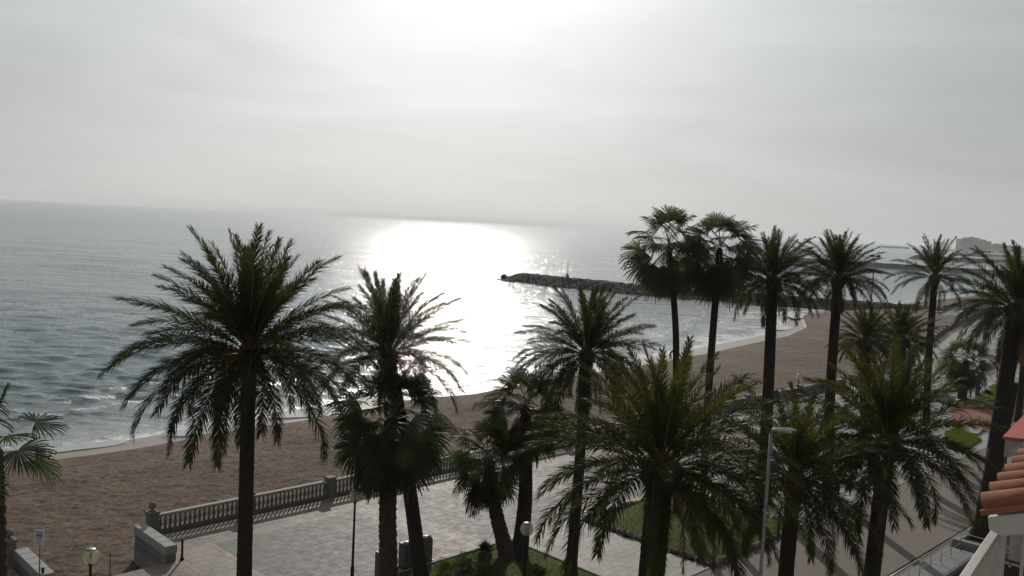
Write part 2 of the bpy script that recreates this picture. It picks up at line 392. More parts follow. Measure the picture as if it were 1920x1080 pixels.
# two long low rollers in the bay
for (pa, pb, am) in (((1115, 664), (1295, 612), .30), ((1170, 700-56), (1375, 592), .26)):
    A, B = at(*pa, SEA), at(*pb, SEA); dx, dy = B.x-A.x, B.y-A.y; Ln = math.hypot(dx, dy)
    al = ((X-A.x)*dx+(Y-A.y)*dy)/Ln; ac = (-(X-A.x)*dy+(Y-A.y)*dx)/Ln - 5*np.sin(np.clip(al/Ln, 0, 1)*math.pi)*-.6
    ee = np.clip(al/8, 0, 1)*np.clip((Ln-al)/8, 0, 1)
    Zs += am*ee*np.where(ac > 0, np.exp(-(ac/2.2)**2), np.exp(-(ac/.8)**2))
    foam = np.maximum(foam, .75*ee*np.exp(-((ac+.3)/.6)**2)*np.clip(fbm(X*.5, Y*.5, 79, 3)*1.8-.3, 0, 1))
swash = np.clip(1-np.abs(D-1.0)/2.4, 0, 1)*np.clip(fbm(X*.5, Y*.5, 88, 4)*2.4-.55, 0, 1)
lace = np.clip(1-D/9, 0, 1)*np.clip(fbm(X*.35+3, Y*.7, 91, 4)*2.6-1.0, 0, 1)*.7
rim = np.where(D < .25, .85, np.exp(-((D-.25)/.6)**2)*.85)
foam = np.clip(np.maximum(np.maximum(foam, swash*.75), np.maximum(lace, rim)), 0, 1)
foam = np.maximum(foam, np.clip(bay*1.5, 0, 1)*np.clip(1-D/16, 0, 1)**.7*np.clip(fbm(X*.22, Y*.5, 101, 4)*2.6-.85, 0, 1)*.8)
# white wash against the lee side of the breakwater
dj = gx-Y-6.8
foam = np.maximum(foam, np.exp(-(np.abs(dj)/1.8)**2)*((X > -4) & (X < 105))*np.clip(fbm(X*.3, Y*.3, 95, 3)*2.4-.6, 0, 1)*.9)
Zs += -.0*X
me = None
msea = bpy.data.materials.new('sea_water'); msea.use_nodes = True
n, l = msea.node_tree.nodes, msea.node_tree.links; b = n['Principled BSDF']
tc = n.new('ShaderNodeTexCoord')
af = n.new('ShaderNodeAttribute'); af.attribute_name = 'foam'
ab = n.new('ShaderNodeAttribute'); ab.attribute_name = 'shallow'
fm = ramp(n, l, tex(n, l, tc, 2.2, 6, .75), [(.30, (0, 0, 0, 1)), (.62, (1, 1, 1, 1))])
fa = n.new('ShaderNodeMath'); fa.operation = 'MULTIPLY_ADD'; l.new(af.outputs['Fac'], fa.inputs[0]); fa.inputs[1].default_value = 1.6
fa2 = n.new('ShaderNodeMath'); fa2.operation = 'SUBTRACT'; l.new(fm, fa2.inputs[0]); fa2.inputs[1].default_value = 1.0
l.new(fa2.outputs[0], fa.inputs[2]); fa.use_clamp = True
watc = mixc(n, l, ab.outputs['Fac'], (.035, .085, .10, 1), (.33, .345, .34, 1))
l.new(mixc(n, l, fa.outputs[0], watc, (.55, .56, .56, 1)), b.inputs['Base Color'])
afar = n.new('ShaderNodeAttribute'); afar.attribute_name = 'far'
rgh = mixc(n, l, fa.outputs[0], mixc(n, l, afar.outputs['Fac'], (.07,)*3+(1,), (.14,)*3+(1,)), (.8, .8, .8, 1)); l.new(rgh, b.inputs['Roughness'])
b.inputs['IOR'].default_value = 1.37
b0 = n.new('ShaderNodeBump'); b0.inputs['Distance'].default_value = 1.35; b0.inputs['Strength'].default_value = .8
l.new(tex(n, l, tc, .09, 7, .58, ((.8, 1.9, 1), (0, 0, R(-10)))), b0.inputs['Height'])
b1 = n.new('ShaderNodeBump'); b1.inputs['Distance'].default_value = .13; b3 = n.new('ShaderNodeBump'); b3.inputs['Distance'].default_value = .10; b3.inputs['Strength'].default_value = .8
l.new(tex(n, l, tc, 1.0, 4, .6, ((.75, .07, 1), (0, 0, R(6)))), b3.inputs['Height']); l.new(b0.outputs[0], b3.inputs['Normal']); l.new(b3.outputs[0], b1.inputs['Normal'])
l.new(tex(n, l, tc, 1.0, 5, .62, ((1.1, 2.2, 1), (0, 0, R(-8)))), b1.inputs['Height'])
l.new(ramp(n, l, ab.outputs['Fac'], [(0, (.62,)*3+(1,)), (1, (.22,)*3+(1,))]), b1.inputs['Strength'])
l.new(b1.outputs[0], b.inputs['Normal'])
me = npmesh('sea', np.stack([X, Y, SEA+Zs], -1).reshape(-1, 3), gridfaces(*X.shape)[:, ::-1], msea)
a = me.attributes.new('foam', 'FLOAT', 'POINT'); a.data.foreach_set('value', foam.ravel().astype(np.float32))
shal = np.clip(np.maximum(np.clip(1-D/26, 0, 1)**1.3*.7, bay*.9), 0, 1)
a = me.attributes.new('far', 'FLOAT', 'POINT'); a.data.foreach_set('value', np.clip((drr+X*0-.8)/25, 0, 1).ravel().astype(np.float32))
a = me.attributes.new('shallow', 'FLOAT', 'POINT'); a.data.foreach_set('value', shal.ravel().astype(np.float32))
tag(place('sea', me), kind='structure')

# tidal pools left on the wet sand
mpool = mat('pool_water', (.28, .265, .25), .06, spec=.5); mpool.node_tree.nodes['Principled BSDF'].inputs['IOR'].default_value = 2.2
def pool(pts, lift=.045):
    c = Vector((sum(at(*p, -2.3).x for p in pts)/len(pts), sum(at(*p, -2.3).y for p in pts)/len(pts), 0))
    w_ = []
    for p in pts:
        q = at(*p, -2.3); w_.append(q)
    # smooth outline
    k = len(w_); sm = []
    for i in range(k):
        p0, p1, p2, p3 = w_[i-1], w_[i], w_[(i+1) % k], w_[(i+2) % k]
        for j in range(5):
            t = j/5; sm.append(.5*((2*p1)+(p2-p0)*t+(2*p0-5*p1+4*p2-p3)*t*t+(3*p1-p0-3*p2+p3)*t**3))
    zz = max(float(beach_z(*[np.array(v) for v in st(q.x, q.y)])[0]) for q in sm)+lift
    mb = MB(); mb.add([(q.x, q.y, zz) for q in sm], [tuple(range(len(sm)))])
    o = mb.build('tidal_pool', mpool); tag(o, kind='structure'); return o
pool([(300, 817), (345, 808), (385, 800), (422, 799), (428, 806), (395, 816), (350, 821)])
pool([(500, 781), (545, 772), (600, 768), (632, 771), (628, 781), (570, 785), (520, 786)])
pool([(1475, 592), (1490, 588), (1508, 592), (1505, 599), (1485, 600)])
pool([(1452, 614), (1470, 611), (1487, 615), (1475, 619), (1458, 619)])
pool([(60, 852), (110, 838), (180, 828), (235, 826), (215, 834), (140, 843)])

# ---------------------------------------------------------------- land behind the promenade
def sheet(name, pts, m, z, parent=None):
    mb = MB(); mb.add([(*p[:2], z) for p in pts], [tuple(range(len(pts)))]); return mb.build(name, m, parent)
edge_pts = [P(-120, 0)]
def poly_st(pts): return [P(s, t)[:2] for s, t in pts]
# ground: one sheet reaching the horizon on the land side, cut out round the stair pit
gd = MB()
zg = -.10
def gpoly(pts): gd.add([(*P(s, t)[:2], zg) for s, t in pts], [tuple(range(len(pts)))])
gpoly([(-400, -24.1), (40, -24.1), (40, -3.5), (-5.6, -3.5), (-5.6, 0), (-400, 0)][::1])
gpoly([(-.9, -3.5), (40, -3.5), (40, 0), (-.9, 0)])
gpoly([(40, -60), (600, -60), (600, 94), (450, 60), (300, 40), (230, 33), (181, 23), (141, 15), (118, 9.5), (71, 0), (40, 0)])
gpoly([(30.5, -60), (40, -60), (40, -24.1), (30.5, -24.1)])
gpoly([(-400, -60), (10, -60), (10, -24.1), (-400, -24.1)])
gpoly([(10, -60), (30.5, -60), (30.5, -29.5), (10, -29.5)])
gpoly([(-400, -6000), (6000, -6000), (4356, 600), (2773, 800), (1768, 470), (1020, 240), (600, 94), (600, -60), (-400, -60)])
tag(gd.build('ground', M['ground']), kind='structure')

# promenade wall towards the sand
wb = MB()
def wallseg(a_, b_, z0, z1, th_=.35, z=None):
    p, q = Vector(a_), Vector(b_); d = (q-p).normalized(); nn = Vector((-d.y, d.x, 0))*th_
    wb.add([p+Vector((0, 0, z0)), q+Vector((0, 0, z0)), q-nn+Vector((0, 0, z0)), p-nn+Vector((0, 0, z0)),
            p+Vector((0, 0, z1)), q+Vector((0, 0, z1)), q-nn+Vector((0, 0, z1)), p-nn+Vector((0, 0, z1))],
           [(0, 3, 2, 1), (4, 5, 6, 7), (0, 1, 5, 4), (1, 2, 6, 5), (2, 3, 7, 6), (3, 0, 4, 7)])
E_ = [(-120, .27), (-5.02, .27)]
wallseg(P(-120, .27), P(-5.43, .27), -2.5, -.012)
wallseg(P(-.52, .27), P(71, .27), -2.5, -.012)
wallseg(P(-5.43, -3.45), P(-.9, -3.45), -2.5, -.02)
for (s0, t0), (s1, t1) in zip([(71, .27), (118, 9.8), (141, 15.3), (181, 23.3), (230, 33.3)], [(118, 9.8), (141, 15.3), (181, 23.3), (230, 33.3), (300, 40.3)]):
    wallseg(P(s0, t0), P(s1, t1), -2.5, -.012)
tag(wb.build('sea_wall', M['wall']), 'low stone retaining wall holding the promenade above the beach', 'wall')

# ---------------------------------------------------------------- plaza slabs
mslab = bpy.data.materials.new('paving_slab'); mslab.use_nodes = True
n, l = mslab.node_tree.nodes, mslab.node_tree.links; b = n['Principled BSDF']; tc = n.new('ShaderNodeTexCoord')
b.inputs['Specular IOR Level'].default_value = .10
a1 = n.new('ShaderNodeAttribute'); a1.attribute_name = 'tint'
gr = ramp(n, l, tex(n, l, tc, 1.3, 9, .72), [(.28, (.80, .78, .76, 1)), (.65, (1.06, 1.05, 1.04, 1))])
st2 = ramp(n, l, tex(n, l, tc, .28, 5, .6), [(.28, (.72, .68, .65, 1)), (.5, (1, 1, 1, 1))])
l.new(mixc(n, l, 1.0, mixc(n, l, 1.0, a1.outputs['Color'], gr, 'MULTIPLY'), st2, 'MULTIPLY'), b.inputs['Base Color'])
l.new(ramp(n, l, tex(n, l, tc, 2.1, 6, .6), [(.3, (.55,)*3+(1,)), (.7, (.68,)*3+(1,))]), b.inputs['Roughness'])
bp = n.new('ShaderNodeBump'); bp.inputs['Distance'].default_value = .008; bp.inputs['Strength'].default_value = .25
l.new(tex(n, l, tc, 5, 6, .7), bp.inputs['Height']); l.new(bp.outputs[0], b.inputs['Normal'])
PINK, LIGHT, DARK = (.28, .212, .19), (.215, .190, .170), (.140, .128, .119)
S0, S1, TLO = -12.0, 44.0, -17.8
GB = [(4.2, 12.25, -17.8, -10.2), (17.2, 25.4, -17.8, -10.4)]     # the two planted beds
slabs = []     # s0, s1, t0, t1, colour
def fill(s0, s1, t0, t1, w_, d_, col, brick=True, var=.08):
    nt_ = max(1, round((t1-t0)/d_)); dt = (t1-t0)/nt_
    ns_ = max(1, round((s1-s0)/w_)); ds = (s1-s0)/ns_
    for i in range(nt_):
        off = ds*.5 if (brick and i % 2) else 0
        xs = [s0] + [s0+off+j*ds for j in range(0 if off else 1, ns_+(0 if off else 0))] + [s1]
        xs = sorted(set(round(x, 4) for x in xs if s0 <= x <= s1))
        for x0, x1 in zip(xs, xs[1:]):
            if x1-x0 < .03: continue
            a_, b_ = x0, x1; c0, c1 = t0+i*dt, t0+(i+1)*dt
            m_s, m_t = (a_+b_)/2, (c0+c1)/2
            if any(g[0] < m_s < g[1] and g[2] < m_t < g[3] for g in GB): continue
            k = 1+random.uniform(-var, var)
            if random.random() < .04: k *= 1.22
            slabs.append((a_, b_, c0, c1, tuple(c*k*(1+random.uniform(-.02, .02)) for c in col)))
def clipfill(s0, s1, t0, t1, *a, **k):
    s0, s1 = max(s0, S0), min(s1, S1)
    if s1-s0 > .05: fill(s0, s1, t0, t1, *a, **k)
# strip beside the balustrade (broken at the beach opening), pink line, panels, cross bands
for a_, b_ in ((S0, -5.65), (-.62, S1)):
    fill(a_, b_, -2.35, -.24, .78, .528, LIGHT)
fill(S0, -5.65, -3.45, -2.35, .78, .55, LIGHT); 
fill(-.62, S1, -2.62, -2.35, .6, .27, PINK, brick=False)
for k in range(-2, 6):
    a_ = -.65+k*9.6
    lo = -9.6
    top = -2.62 if a_ > -.7 else -3.45
    clipfill(a_, a_+.27, lo, top, .27, .6, PINK, brick=False)
    clipfill(a_+.27, a_+2.03, lo, top, .59, .5, (.26, .235, .215), var=.09)
    clipfill(a_+2.03, a_+2.30, lo, top, .27, .6, PINK, brick=False)
    clipfill(a_+2.30, a_+9.6, lo, top, .61, .38, LIGHT if k == -1 else DARK, var=.07)
fill(S0, S1, -9.87, -9.6, .6, .27, PINK, brick=False)
fill(S0, S1, TLO, -9.87, .66, .44, (.33, .31, .292), var=.05)
slabs = [q for q in slabs if not (-5.65 < (q[0]+q[1])/2 < -.62 and (q[2]+q[3])/2 > -3.46)]
def proj(p):
    d = CM.transposed() @ (Vector(p)-Vector((0, 0, H)))
    return (960+F*d.x/-d.z, 540-F*d.y/-d.z) if d.z < 0 else (-9999, -9999)
def inview(q):
    x, y = proj(P((q[0]+q[1])/2, (q[2]+q[3])/2)); return -20 < x < 1940 and y < 1095
def clear(q):
    x, y = proj(P((q[0]+q[1])/2, (q[2]+q[3])/2))
    return not (x > 1120 and y > 880) and not (690 < x < 760) and not (440 < x < 475)
def psize(q):
    c = P((q[0]+q[1])/2, (q[2]+q[3])/2); return (q[1]-q[0])*(q[3]-q[2])/c.y**3
plaza = sheet('plaza', [P(S0, TLO), P(S1, TLO), P(S1, -.07), P(-.62, -.07), P(-.62, -3.44), P(-5.6, -3.44), P(-5.6, -.07), P(S0, -.07)], M['base'], -.045)
tag(plaza, kind='structure')
order = sorted(range(len(slabs)), key=lambda i: -(psize(slabs[i]) if inview(slabs[i]) and clear(slabs[i]) else 0))
single = set(order[:300])
def slabgeo(q, g=.005):
    s0, s1, t0, t1, col = q; dz = random.uniform(-.003, .003)
    pts = [P(s0+g, t0+g), P(s1-g, t0+g), P(s1-g, t1-g), P(s0+g, t1-g)]
    v = [(p.x, p.y, -.043) for p in pts]+[(p.x, p.y, dz) for p in pts]
    return v, [(4, 5, 6, 7), (0, 1, 5, 4), (1, 2, 6, 5), (2, 3, 7, 6), (3, 0, 4, 7)]
def tintmesh(name, v, f, cols):
    me = bpy.data.meshes.new(name); me.from_pydata(v, [], f); me.materials.append(mslab)
    a = me.attributes.new('tint', 'FLOAT_COLOR', 'POINT'); a.data.foreach_set('color', np.array(cols, np.float32).ravel()); return me
rv, rf, rc = [], [], []
for i, q in enumerate(slabs):
    v, f = slabgeo(q); c = [(*q[4], 1)]*8
    if i in single: place('paving_slab', tintmesh('paving_slab', v, f, c), plaza)
    else:
        k = len(rv); rv += v; rf += [tuple(x+k for x in ff) for ff in f]; rc += c
tag(place('paving_slabs', tintmesh('paving_slabs', rv, rf, rc), plaza), kind='stuff')

# the promenade farther on: broad grey floor with pale cross bands
fp = [(44, -17.8), (240, -17.8), (240, 34.6), (230, 32.7), (181, 22.7), (141, 14.7), (118, 9.2), (71, -.3), (44, -.1)]
far = sheet('promenade', [P(*q) for q in fp], M['grey'], -.03); tag(far, kind='structure')
for k in range(5, 22):
    a_ = -.65+k*9.6; e = float(edge(np.array(a_+1)))-1.4
    for x0, x1, m_ in ((a_, a_+.3, 'band'), (a_+.3, a_+2.3, 'band')):
        if x0 < 44: x0 = 44.1
        sheet('paving_band', [P(x0, -17.5), P(x1-.02, -17.5), P(x1-.02, e), P(x0, e)], M[m_], -.022, far)
for (s0, t0), (s1, t1) in zip([(44, -.1), (71, -.3), (118, 9.2), (141, 14.7), (181, 22.7)], [(71, -.3), (118, 9.2), (141, 14.7), (181, 22.7), (230, 32.7)]):
    sheet('paving_border', [P(s0, t0-2.4), P(s1, t1-2.4), P(s1, t1-.3), P(s0, t0-.3)], M['band'], -.014, far)
sheet('paving_border', [P(44, -17.8), P(240, -17.8), P(240, -15.4), P(44, -15.4)], M['band'], -.014, far)

# packed ground strip edge, right of the beds
pk = sheet('footpath', [P(14, -23.2), P(60, -23.2), P(60, -17.85), P(14, -17.85)], M['ground'], -.02); tag(pk, kind='structure')

# ---------------------------------------------------------------- balustrade
bprof = [(.075, 0), (.075, .04), (.045, .06), (.04, .09), (.075, .17), (.082, .23), (.06, .33), (.038, .42), (.035, .48), (.055, .50), (.055, .53), (.07, .54), (.07, .57)]
bmesh_ = MB().lathe(bprof, 8).build('baluster', M['stone'], smooth=True)
bal_me = bmesh_.data; bpy.data.objects.remove(bmesh_)
def pillar(s, t, h=1.06, ball=False, name='post', parent=None, rz=ROT):
    q = P(s, t); o = empty(name, q, rz) if parent is None else None
    mb = MB().box(-.24, .24, -.24, .24, -.02, .14, .01).box(-.205, .205, -.205, .205, .14, h-.1)
    mb.box(-.25, .25, -.25, .25, h-.1, h, .02)
    if ball:
        mb.box(-.13, .13, -.13, .13, h, h+.06).lathe([(.05, 0), (.05, .05)]+[(max(r, .03), z) for r, z in sphere_prof(.17, 8, .2)][1:], 14, (0, 0, h+.05))
    return mb
def balustrade(name, s0, s1, bays, label, balls=(), rz=ROT, org=None, n_bal=18, full=True):
    root = empty(name, org if org is not None else P(s0, 0), rz)
    Ln = s1-s0; bay = Ln/bays
    for i in range(bays+1):
        mb = pillar(0, 0, ball=(i in balls)); o = mb.build('pillar', M['stone'], root); o.location = (i*bay, 0, 0)
    for i in range(bays):
        a_, b_ = i*bay+.245, (i+1)*bay-.245
        MB().box(a_, b_, -.13, .13, -.02, .19, .015).build('plinth', M['stone'], root)
        MB().box(a_, b_, -.15, .15, .765, .88, .03).build('handrail', M['stonelight'], root)
        if full:
            for j in range(n_bal):
                o = place('baluster', bal_me, root); o.location = (a_+(j+.5)*(b_-a_)/n_bal, 0, .193)
        else:
            mb = MB()
            for j in range(n_bal): 
                x = a_+(j+.5)*(b_-a_)/n_bal; mb.lathe([(.075, 0), (.04, .08), (.08, .22), (.036, .45), (.07, .57)], 6, (x, 0, .193), cap=False)
            tag(mb.build('balusters', M['stone'], root, True), kind='stuff')
    tag(root, label, 'balustrade'); return root
balustrade('balustrade', 0, 69, 15, 'long stone balustrade between paved plaza and sand, starting at a ball topped pillar', balls=(0,))
balustrade('balustrade', -10.3, -5.7, 1, 'short grey stone balustrade at the left edge beyond the beach opening', balls=(1,))
def far_bal(s0, t0, s1, t1, bays, label):
    a_, b_ = P(s0, t0), P(s1, t1); ang_ = math.atan2(b_.y-a_.y, b_.x-a_.x)
    return balustrade('balustrade', 0, (b_-a_).length, bays, label, rz=ang_, org=a_, full=False)
far_bal(71, 0, 117.5, 9.4, 10, 'stone balustrade along the widening middle stretch of promenade behind the palms')
far_bal(119, 9.7, 140, 14.8, 5, 'stone balustrade on the far promenade just beyond the projecting corner')
far_bal(142, 15.2, 229, 32.8, 18, 'farthest stone balustrade running toward the distant beach')

# low stepped walls each side of the beach opening
def wing(s0, s1, label, blue=False):
    root = empty('wing_wall', P(s0, 0), ROT); w_ = s1-s0
    y = -.28
    for i in range(5):
        y2 = y-.64
        MB().box(0, w_, y2+.004, y-.004, .33, .68, .015).build('coping_stone', M['stonelight'], root)
        MB().box(.05, w_-.05, y2+.004, y-.004, -.35, .327).build('stone', M['stone'], root)
        MB().box(.03, w_-.03, y2+.004, y-.004, -2.4, -.355).build('stone', M['wall'], root)
        y = y2
    if blue: MB().box(.035, .047, -1.25, -1.05, -.05, .2).build('paint_mark', M['blue'], root)
    tag(root, label, 'wall')
wing(-.92, -.42, 'low pale stone wing wall beside the ball topped pillar, with a small blue mark', True)
wing(-5.6, -5.1, 'low pale stone wing wall at the bottom left corner behind the sign')

def copytree(o, parent=None):
    c = o.copy(); C.objects.link(c)
    if parent: c.parent = parent
    for k in [x for x in o.children]: copytree(k, c)
    return c

# ---------------------------------------------------------------- lamps, bollards, bins, signs
mglobe = bpy.data.materials.new('lamp_globe_glass'); mglobe.use_nodes = True
n, l = mglobe.node_tree.nodes, mglobe.node_tree.links; b = n['Principled BSDF']
b.inputs['Base Color'].default_value = (.62, .64, .52, 1); b.inputs['Roughness'].default_value = .18
trn = n.new('ShaderNodeBsdfTransparent'); trn.inputs[0].default_value = (.85, .86, .74, 1)
tl = n.new('ShaderNodeBsdfTranslucent'); tl.inputs[0].default_value = (.6, .6, .48, 1)
m1 = n.new('ShaderNodeMixShader'); m1.inputs[0].default_value = .45; l.new(b.outputs[0], m1.inputs[1]); l.new(tl.outputs[0], m1.inputs[2])
m2 = n.new('ShaderNodeMixShader'); m2.inputs[0].default_value = .45; l.new(m1.outputs[0], m2.inputs[1]); l.new(trn.outputs[0], m2.inputs[2])
l.new(m2.outputs[0], n['Material Output'].inputs[0])
def globe_lamp():
    r = empty('globe_lamp', (0, 0, 0))
    MB().lathe([(.11, 0), (.11, .05), (.07, .07), (.07, 1.25), (.05, 1.28), (.038, 3.70), (.06, 3.72), (.075, 3.80)], 12).build('pole', M['iron'], r, True)
    MB().lathe(sphere_prof(.235, 14, 4.0), 20).build('globe', mglobe, r, True)
    MB().lathe([(.10, 4.20), (.155, 4.205), (.13, 4.225), (.05, 4.245)], 16).build('cap', M['galv'], r, True)
    MB().lathe([(.04, 3.80), (.05, 3.95), (.03, 4.12)], 8).build('lamp_holder', M['iron'], r, True)
    return r
gl0 = globe_lamp(); used = []
for px, py, lab in ((666, 930, 'globe lamp on a slim black pole left of the rough booted palm trunk'),
                    (988, 992, 'globe lamp in front of the twin fan palm trunks on the lawn corner'),
                    (170, 1043, 'globe lamp with dark cap in front of the sand at the bottom left'),
                    (1498, 707, 'globe lamp next to the balustrade seen above the palm fronds behind the cobra head lamp'),
                    (1409, 766, 'globe lamp mostly hidden in fronds left of the cobra head lamp'),
                    (1869, 714, 'globe lamp rising from the lawn left of the leaning trunk'),
                    (1888, 639, 'farther of two globe lamps standing on the far banded plaza'),
                    (1874, 654, 'nearer of two globe lamps standing on the far banded plaza behind the russet tree'),
                    (1921, 691, 'globe lamp cut by the right edge of the picture beyond the leaning trunk'),
                    (1826, 668, 'globe lamp hidden in the short fan palm beside the blue bin')):
    p = at(px, py, 4.0); o = gl0 if not used else copytree(gl0); used.append(o)
    o.location = (p.x, p.y, 0.001); tag(o, lab, 'street lamp', 'globe lamps on the promenade')

def cobra(p, h, rz, label, hs=1.0):
    r = empty('street_lamp', (p.x, p.y, 0), rz)
    MB().tube([(0, 0, 0), (0, 0, h-.05)], [.10*hs**1.5, .055*hs], 10).build('pole', M['galv'], r, True)
    MB().tube([(0, 0, h-.06), (0, 0, h+.0), (.10*hs, 0, h+.03)], .04*hs, 8).build('bracket', M['galv'], r, True)
    mb = MB(); secs = [(.02, .06, .05), (.10, .085, .07), (.35, .12, .09), (.62, .12, .08), (.80, .07, .05), (.86, .02, .02)]
    vs = []
    for x, hw, hh in [tuple(q*hs for q in s_) for s_ in secs]:
        for j in range(10):
            t = 2*math.pi*j/10; vs.append((x, hw*math.cos(t), h+.05+.06*x+hh*math.sin(t)*(1 if math.sin(t) > 0 else .6)))
    fs = [(i*10+j, (i+1)*10+j, (i+1)*10+(j+1) % 10, i*10+(j+1) % 10) for i in range(len(secs)-1) for j in range(10)]+[tuple(range(10)), tuple(range(59, 49, -1))]
    mb.add(vs, fs).build('lamp_head', M['lampgrey'], r, True)
    MB().box(.36*hs, .70*hs, -.08*hs, .08*hs, h+.012, h+.03).build('lens', M['greyplastic'], r)
    tag(r, label, 'street lamp'); return r
q = atY(1446, 806, 19.0); cobra(q, q.z-.05, R(-8), 'grey cobra head street lamp rising in front of the palms right of centre', .62)
q = atY(1903, 670, 56); cobra(q, q.z-.05, R(-5), 'cobra head street lamp on a pale pole at the right edge behind the leaning trunk')
def mast(px, py, Y_, label):
    q = atY(px, py, Y_); r = empty('floodlight_mast', (q.x, q.y, 0)); z = q.z
    MB().tube([(0, 0, 0), (0, 0, z)], [.16, .09], 8).build('pole', M['galv'], r, True)
    MB().box(-.7, .7, -.05, .05, z-.05, z+.05).build('crossbar', M['galv'], r)
    for x in (-.55, .55): MB().box(x-.32, x+.32, -.3, .25, z+.05, z+.4, .08).build('floodlight', M['iron'], r)
    tag(r, label, 'floodlight', 'floodlight masts along the far beach')
mast(1640, 482, 150, 'tall floodlight mast seen just right of the fourth tall palm')
mast(1850, 473, 250, 'tall floodlight mast between the two rightmost tall palms')
mast(1902, 469, 310, 'small distant floodlight mast at the right edge below the town')

def bollard(p, label):
    r = empty('bollard', p)
    MB().lathe([(.09, 0), (.09, .06), (.06, .08), (.052, .12), (.045, .74), (.06, .76), (.06, .79), (.04, .80)], 12).build('post', M['rust'], r, True)
    MB().lathe(sphere_prof(.058, 8, .85), 12).build('ball', M['rust'], r, True)
    tag(r, label, 'bollard', 'rusty bollards by the beach opening')
bollard(P(-.22, -3.5), 'rusty bollard against the end of the pale wing wall, casting a long shadow')
bollard(at(80, 1108), 'rusty bollard at the bottom left with only its ball top in view beside the sign')
p = at(206, 1088); r = empty('marker_post', p); MB().tube([(0, 0, 0), (0, 0, 1.1)], .018, 6).build('rod', M['rust'], r)
MB().lathe([(.06, 0), (.06, .02), (.02, .03)], 8).build('foot', M['rust'], r)
tag(r, 'thin rusty rod standing at the paving edge before the sand', 'post')

# no-dogs sign
p = atY(70, 1080, 30.6); p.z = 0
top = atY(74, 1008, 30.6)
r = empty('beach_sign', (top.x, top.y, 0), 0)
MB().tube([(0, .03, 0), (0, .03, top.z+.24)], .025, 8).build('pole', M['galv'], r, True)
zc = top.z
MB().box(-.19, .19, -.012, .006, zc-.27, zc+.27).build('panel', M['white'], r)
MB().box(-.17, .17, -.016, -.0125, zc+.215, zc+.24).build('header_line', M['blueplastic'], r)
def ringmesh(rad, w_, y, zc, k=28):
    vs, fs = [], []
    for i in range(k):
        t = 2*math.pi*i/k
        for q in (rad, rad-w_): vs += [(q*math.cos(t), y, zc+q*math.sin(t)), (q*math.cos(t), y+.003, zc+q*math.sin(t))]
    for i in range(k):
        a_, b_ = i*4, ((i+1) % k)*4
        fs += [(a_, b_, b_+2, a_+2), (a_+1, a_+3, b_+3, b_+1), (a_, a_+1, b_+1, b_), (a_+2, b_+2, b_+3, a_+3)]
    return MB().add(vs, fs)
ringmesh(.115, .024, -.0165, zc+.07).build('prohibition_ring', M['signblack'], r)
mb = MB().box(-.10, .10, -.0015, .0015, -.012, .012, mtx=Matrix.Translation((0, -.0205, zc+.07)) @ Matrix.Rotation(R(45), 4, 'Y')); mb.build('slash', M['signred'], r)
# little dog figure: body, legs, head, tail
mb = MB()
for x0, x1, z0, z1 in ((-.055, .045, .0, .035), (-.055, -.035, -.045, .0), (.025, .045, -.045, .0), (.035, .075, .025, .06), (.07, .09, .03, .045), (-.075, -.055, .02, .055)):
    mb.box(x0, x1, -.0175, -.0145, zc+.065+z0, zc+.065+z1)
mb.build('dog_symbol', M['signblack'], r)
for k in range(3): MB().box(-.13, .13-.04*k, -.0155, -.0125, zc-.12-.045*k, zc-.105-.045*k).build('text_line', M['galv'], r)
tag(r, 'white no dogs sign on a thin pole in front of the sand at bottom left', 'sign')

# stainless waste inlets on the plaza
def inlet(px, py, label, zoff=0):
    p = at(px, py); o = empty('waste_inlet', p, ROT); o.scale = (.74, .80, 1)
    MB().box(-.34, .34, -.31, .31, .0, .03).build('base_plate', M['iron'], o)
    prof = [(-.26, .03), (-.26, .82), (-.245, .92), (-.19, .99), (-.10, 1.02), (.27, 1.02), (.27, .03)]
    mb = MB(); k = len(prof); vs = [(-.29, y, z) for y, z in prof]+[(.29, y, z) for y, z in prof]
    mb.add(vs, [tuple(range(k)), tuple(range(2*k-1, k-1, -1))]+[(i, k+i, k+(i+1) % k, (i+1) % k) for i in range(k)]).build('casing', M['inlet'], o)
    MB().tube([(-.27, -.05, 1.0), (.27, -.05, 1.0)], .085, 12).build('hood', M['steel'], o, True)
    MB().box(-.2, .2, -.275, -.262, .55, .8).build('hatch', M['galv'], o)
    tag(o, label, 'bin', 'metal waste inlets on the plaza')
inlet(716, 1080, 'leftmost metal waste inlet, half hidden behind the rough palm trunk')
inlet(760, 1062, 'middle metal waste inlet between the two palm trunks')
inlet(797, 1050, 'rightmost metal waste inlet, just right of the smooth leaning trunk')

def bucket(p, label, mtl, sc_=1.0):
    r = empty('litter_bin', p); s = sc_
    MB().lathe([(.17*s, 0), (.17*s, .04), (.19*s, .08), (.245*s, .68*s)], 14).build('body', mtl, r, True)
    MB().lathe([(.245*s, .681*s), (.33*s, .80*s), (.33*s, .83*s), (.22*s, .84*s), (.20*s, .72*s)], 8, cap=True).build('lid', M['signblack'], r)
    MB().lathe([(.24*s, .835*s), (.325*s, .843*s), (.30*s, .86*s), (.22*s, .845*s)], 8, cap=False).build('rim', M['steel'], r)
    tag(r, label, 'litter bin')
bucket(at(1129, 962), 'grey tapered litter bin with flared dark rim at the rocky corner of the lawn', M['greyplastic'])
bucket(at(1832, 742), 'blue litter bin on the far plaza right of the short fan palm', M['blueplastic'], 1.1)

# manhole on the paving left of the bin
p = at(1108, 961); mh = empty('manhole_cover', (p.x, p.y, .0)); MB().lathe([(.36, 0), (.36, .008)], 24).build('rim', M['galv'], mh); MB().lathe([(.31, .0085), (.31, .014)], 24).build('lid', M['iron'], mh)
tag(mh, 'round dark manhole cover flush in the paving left of the grey bin', 'manhole cover')
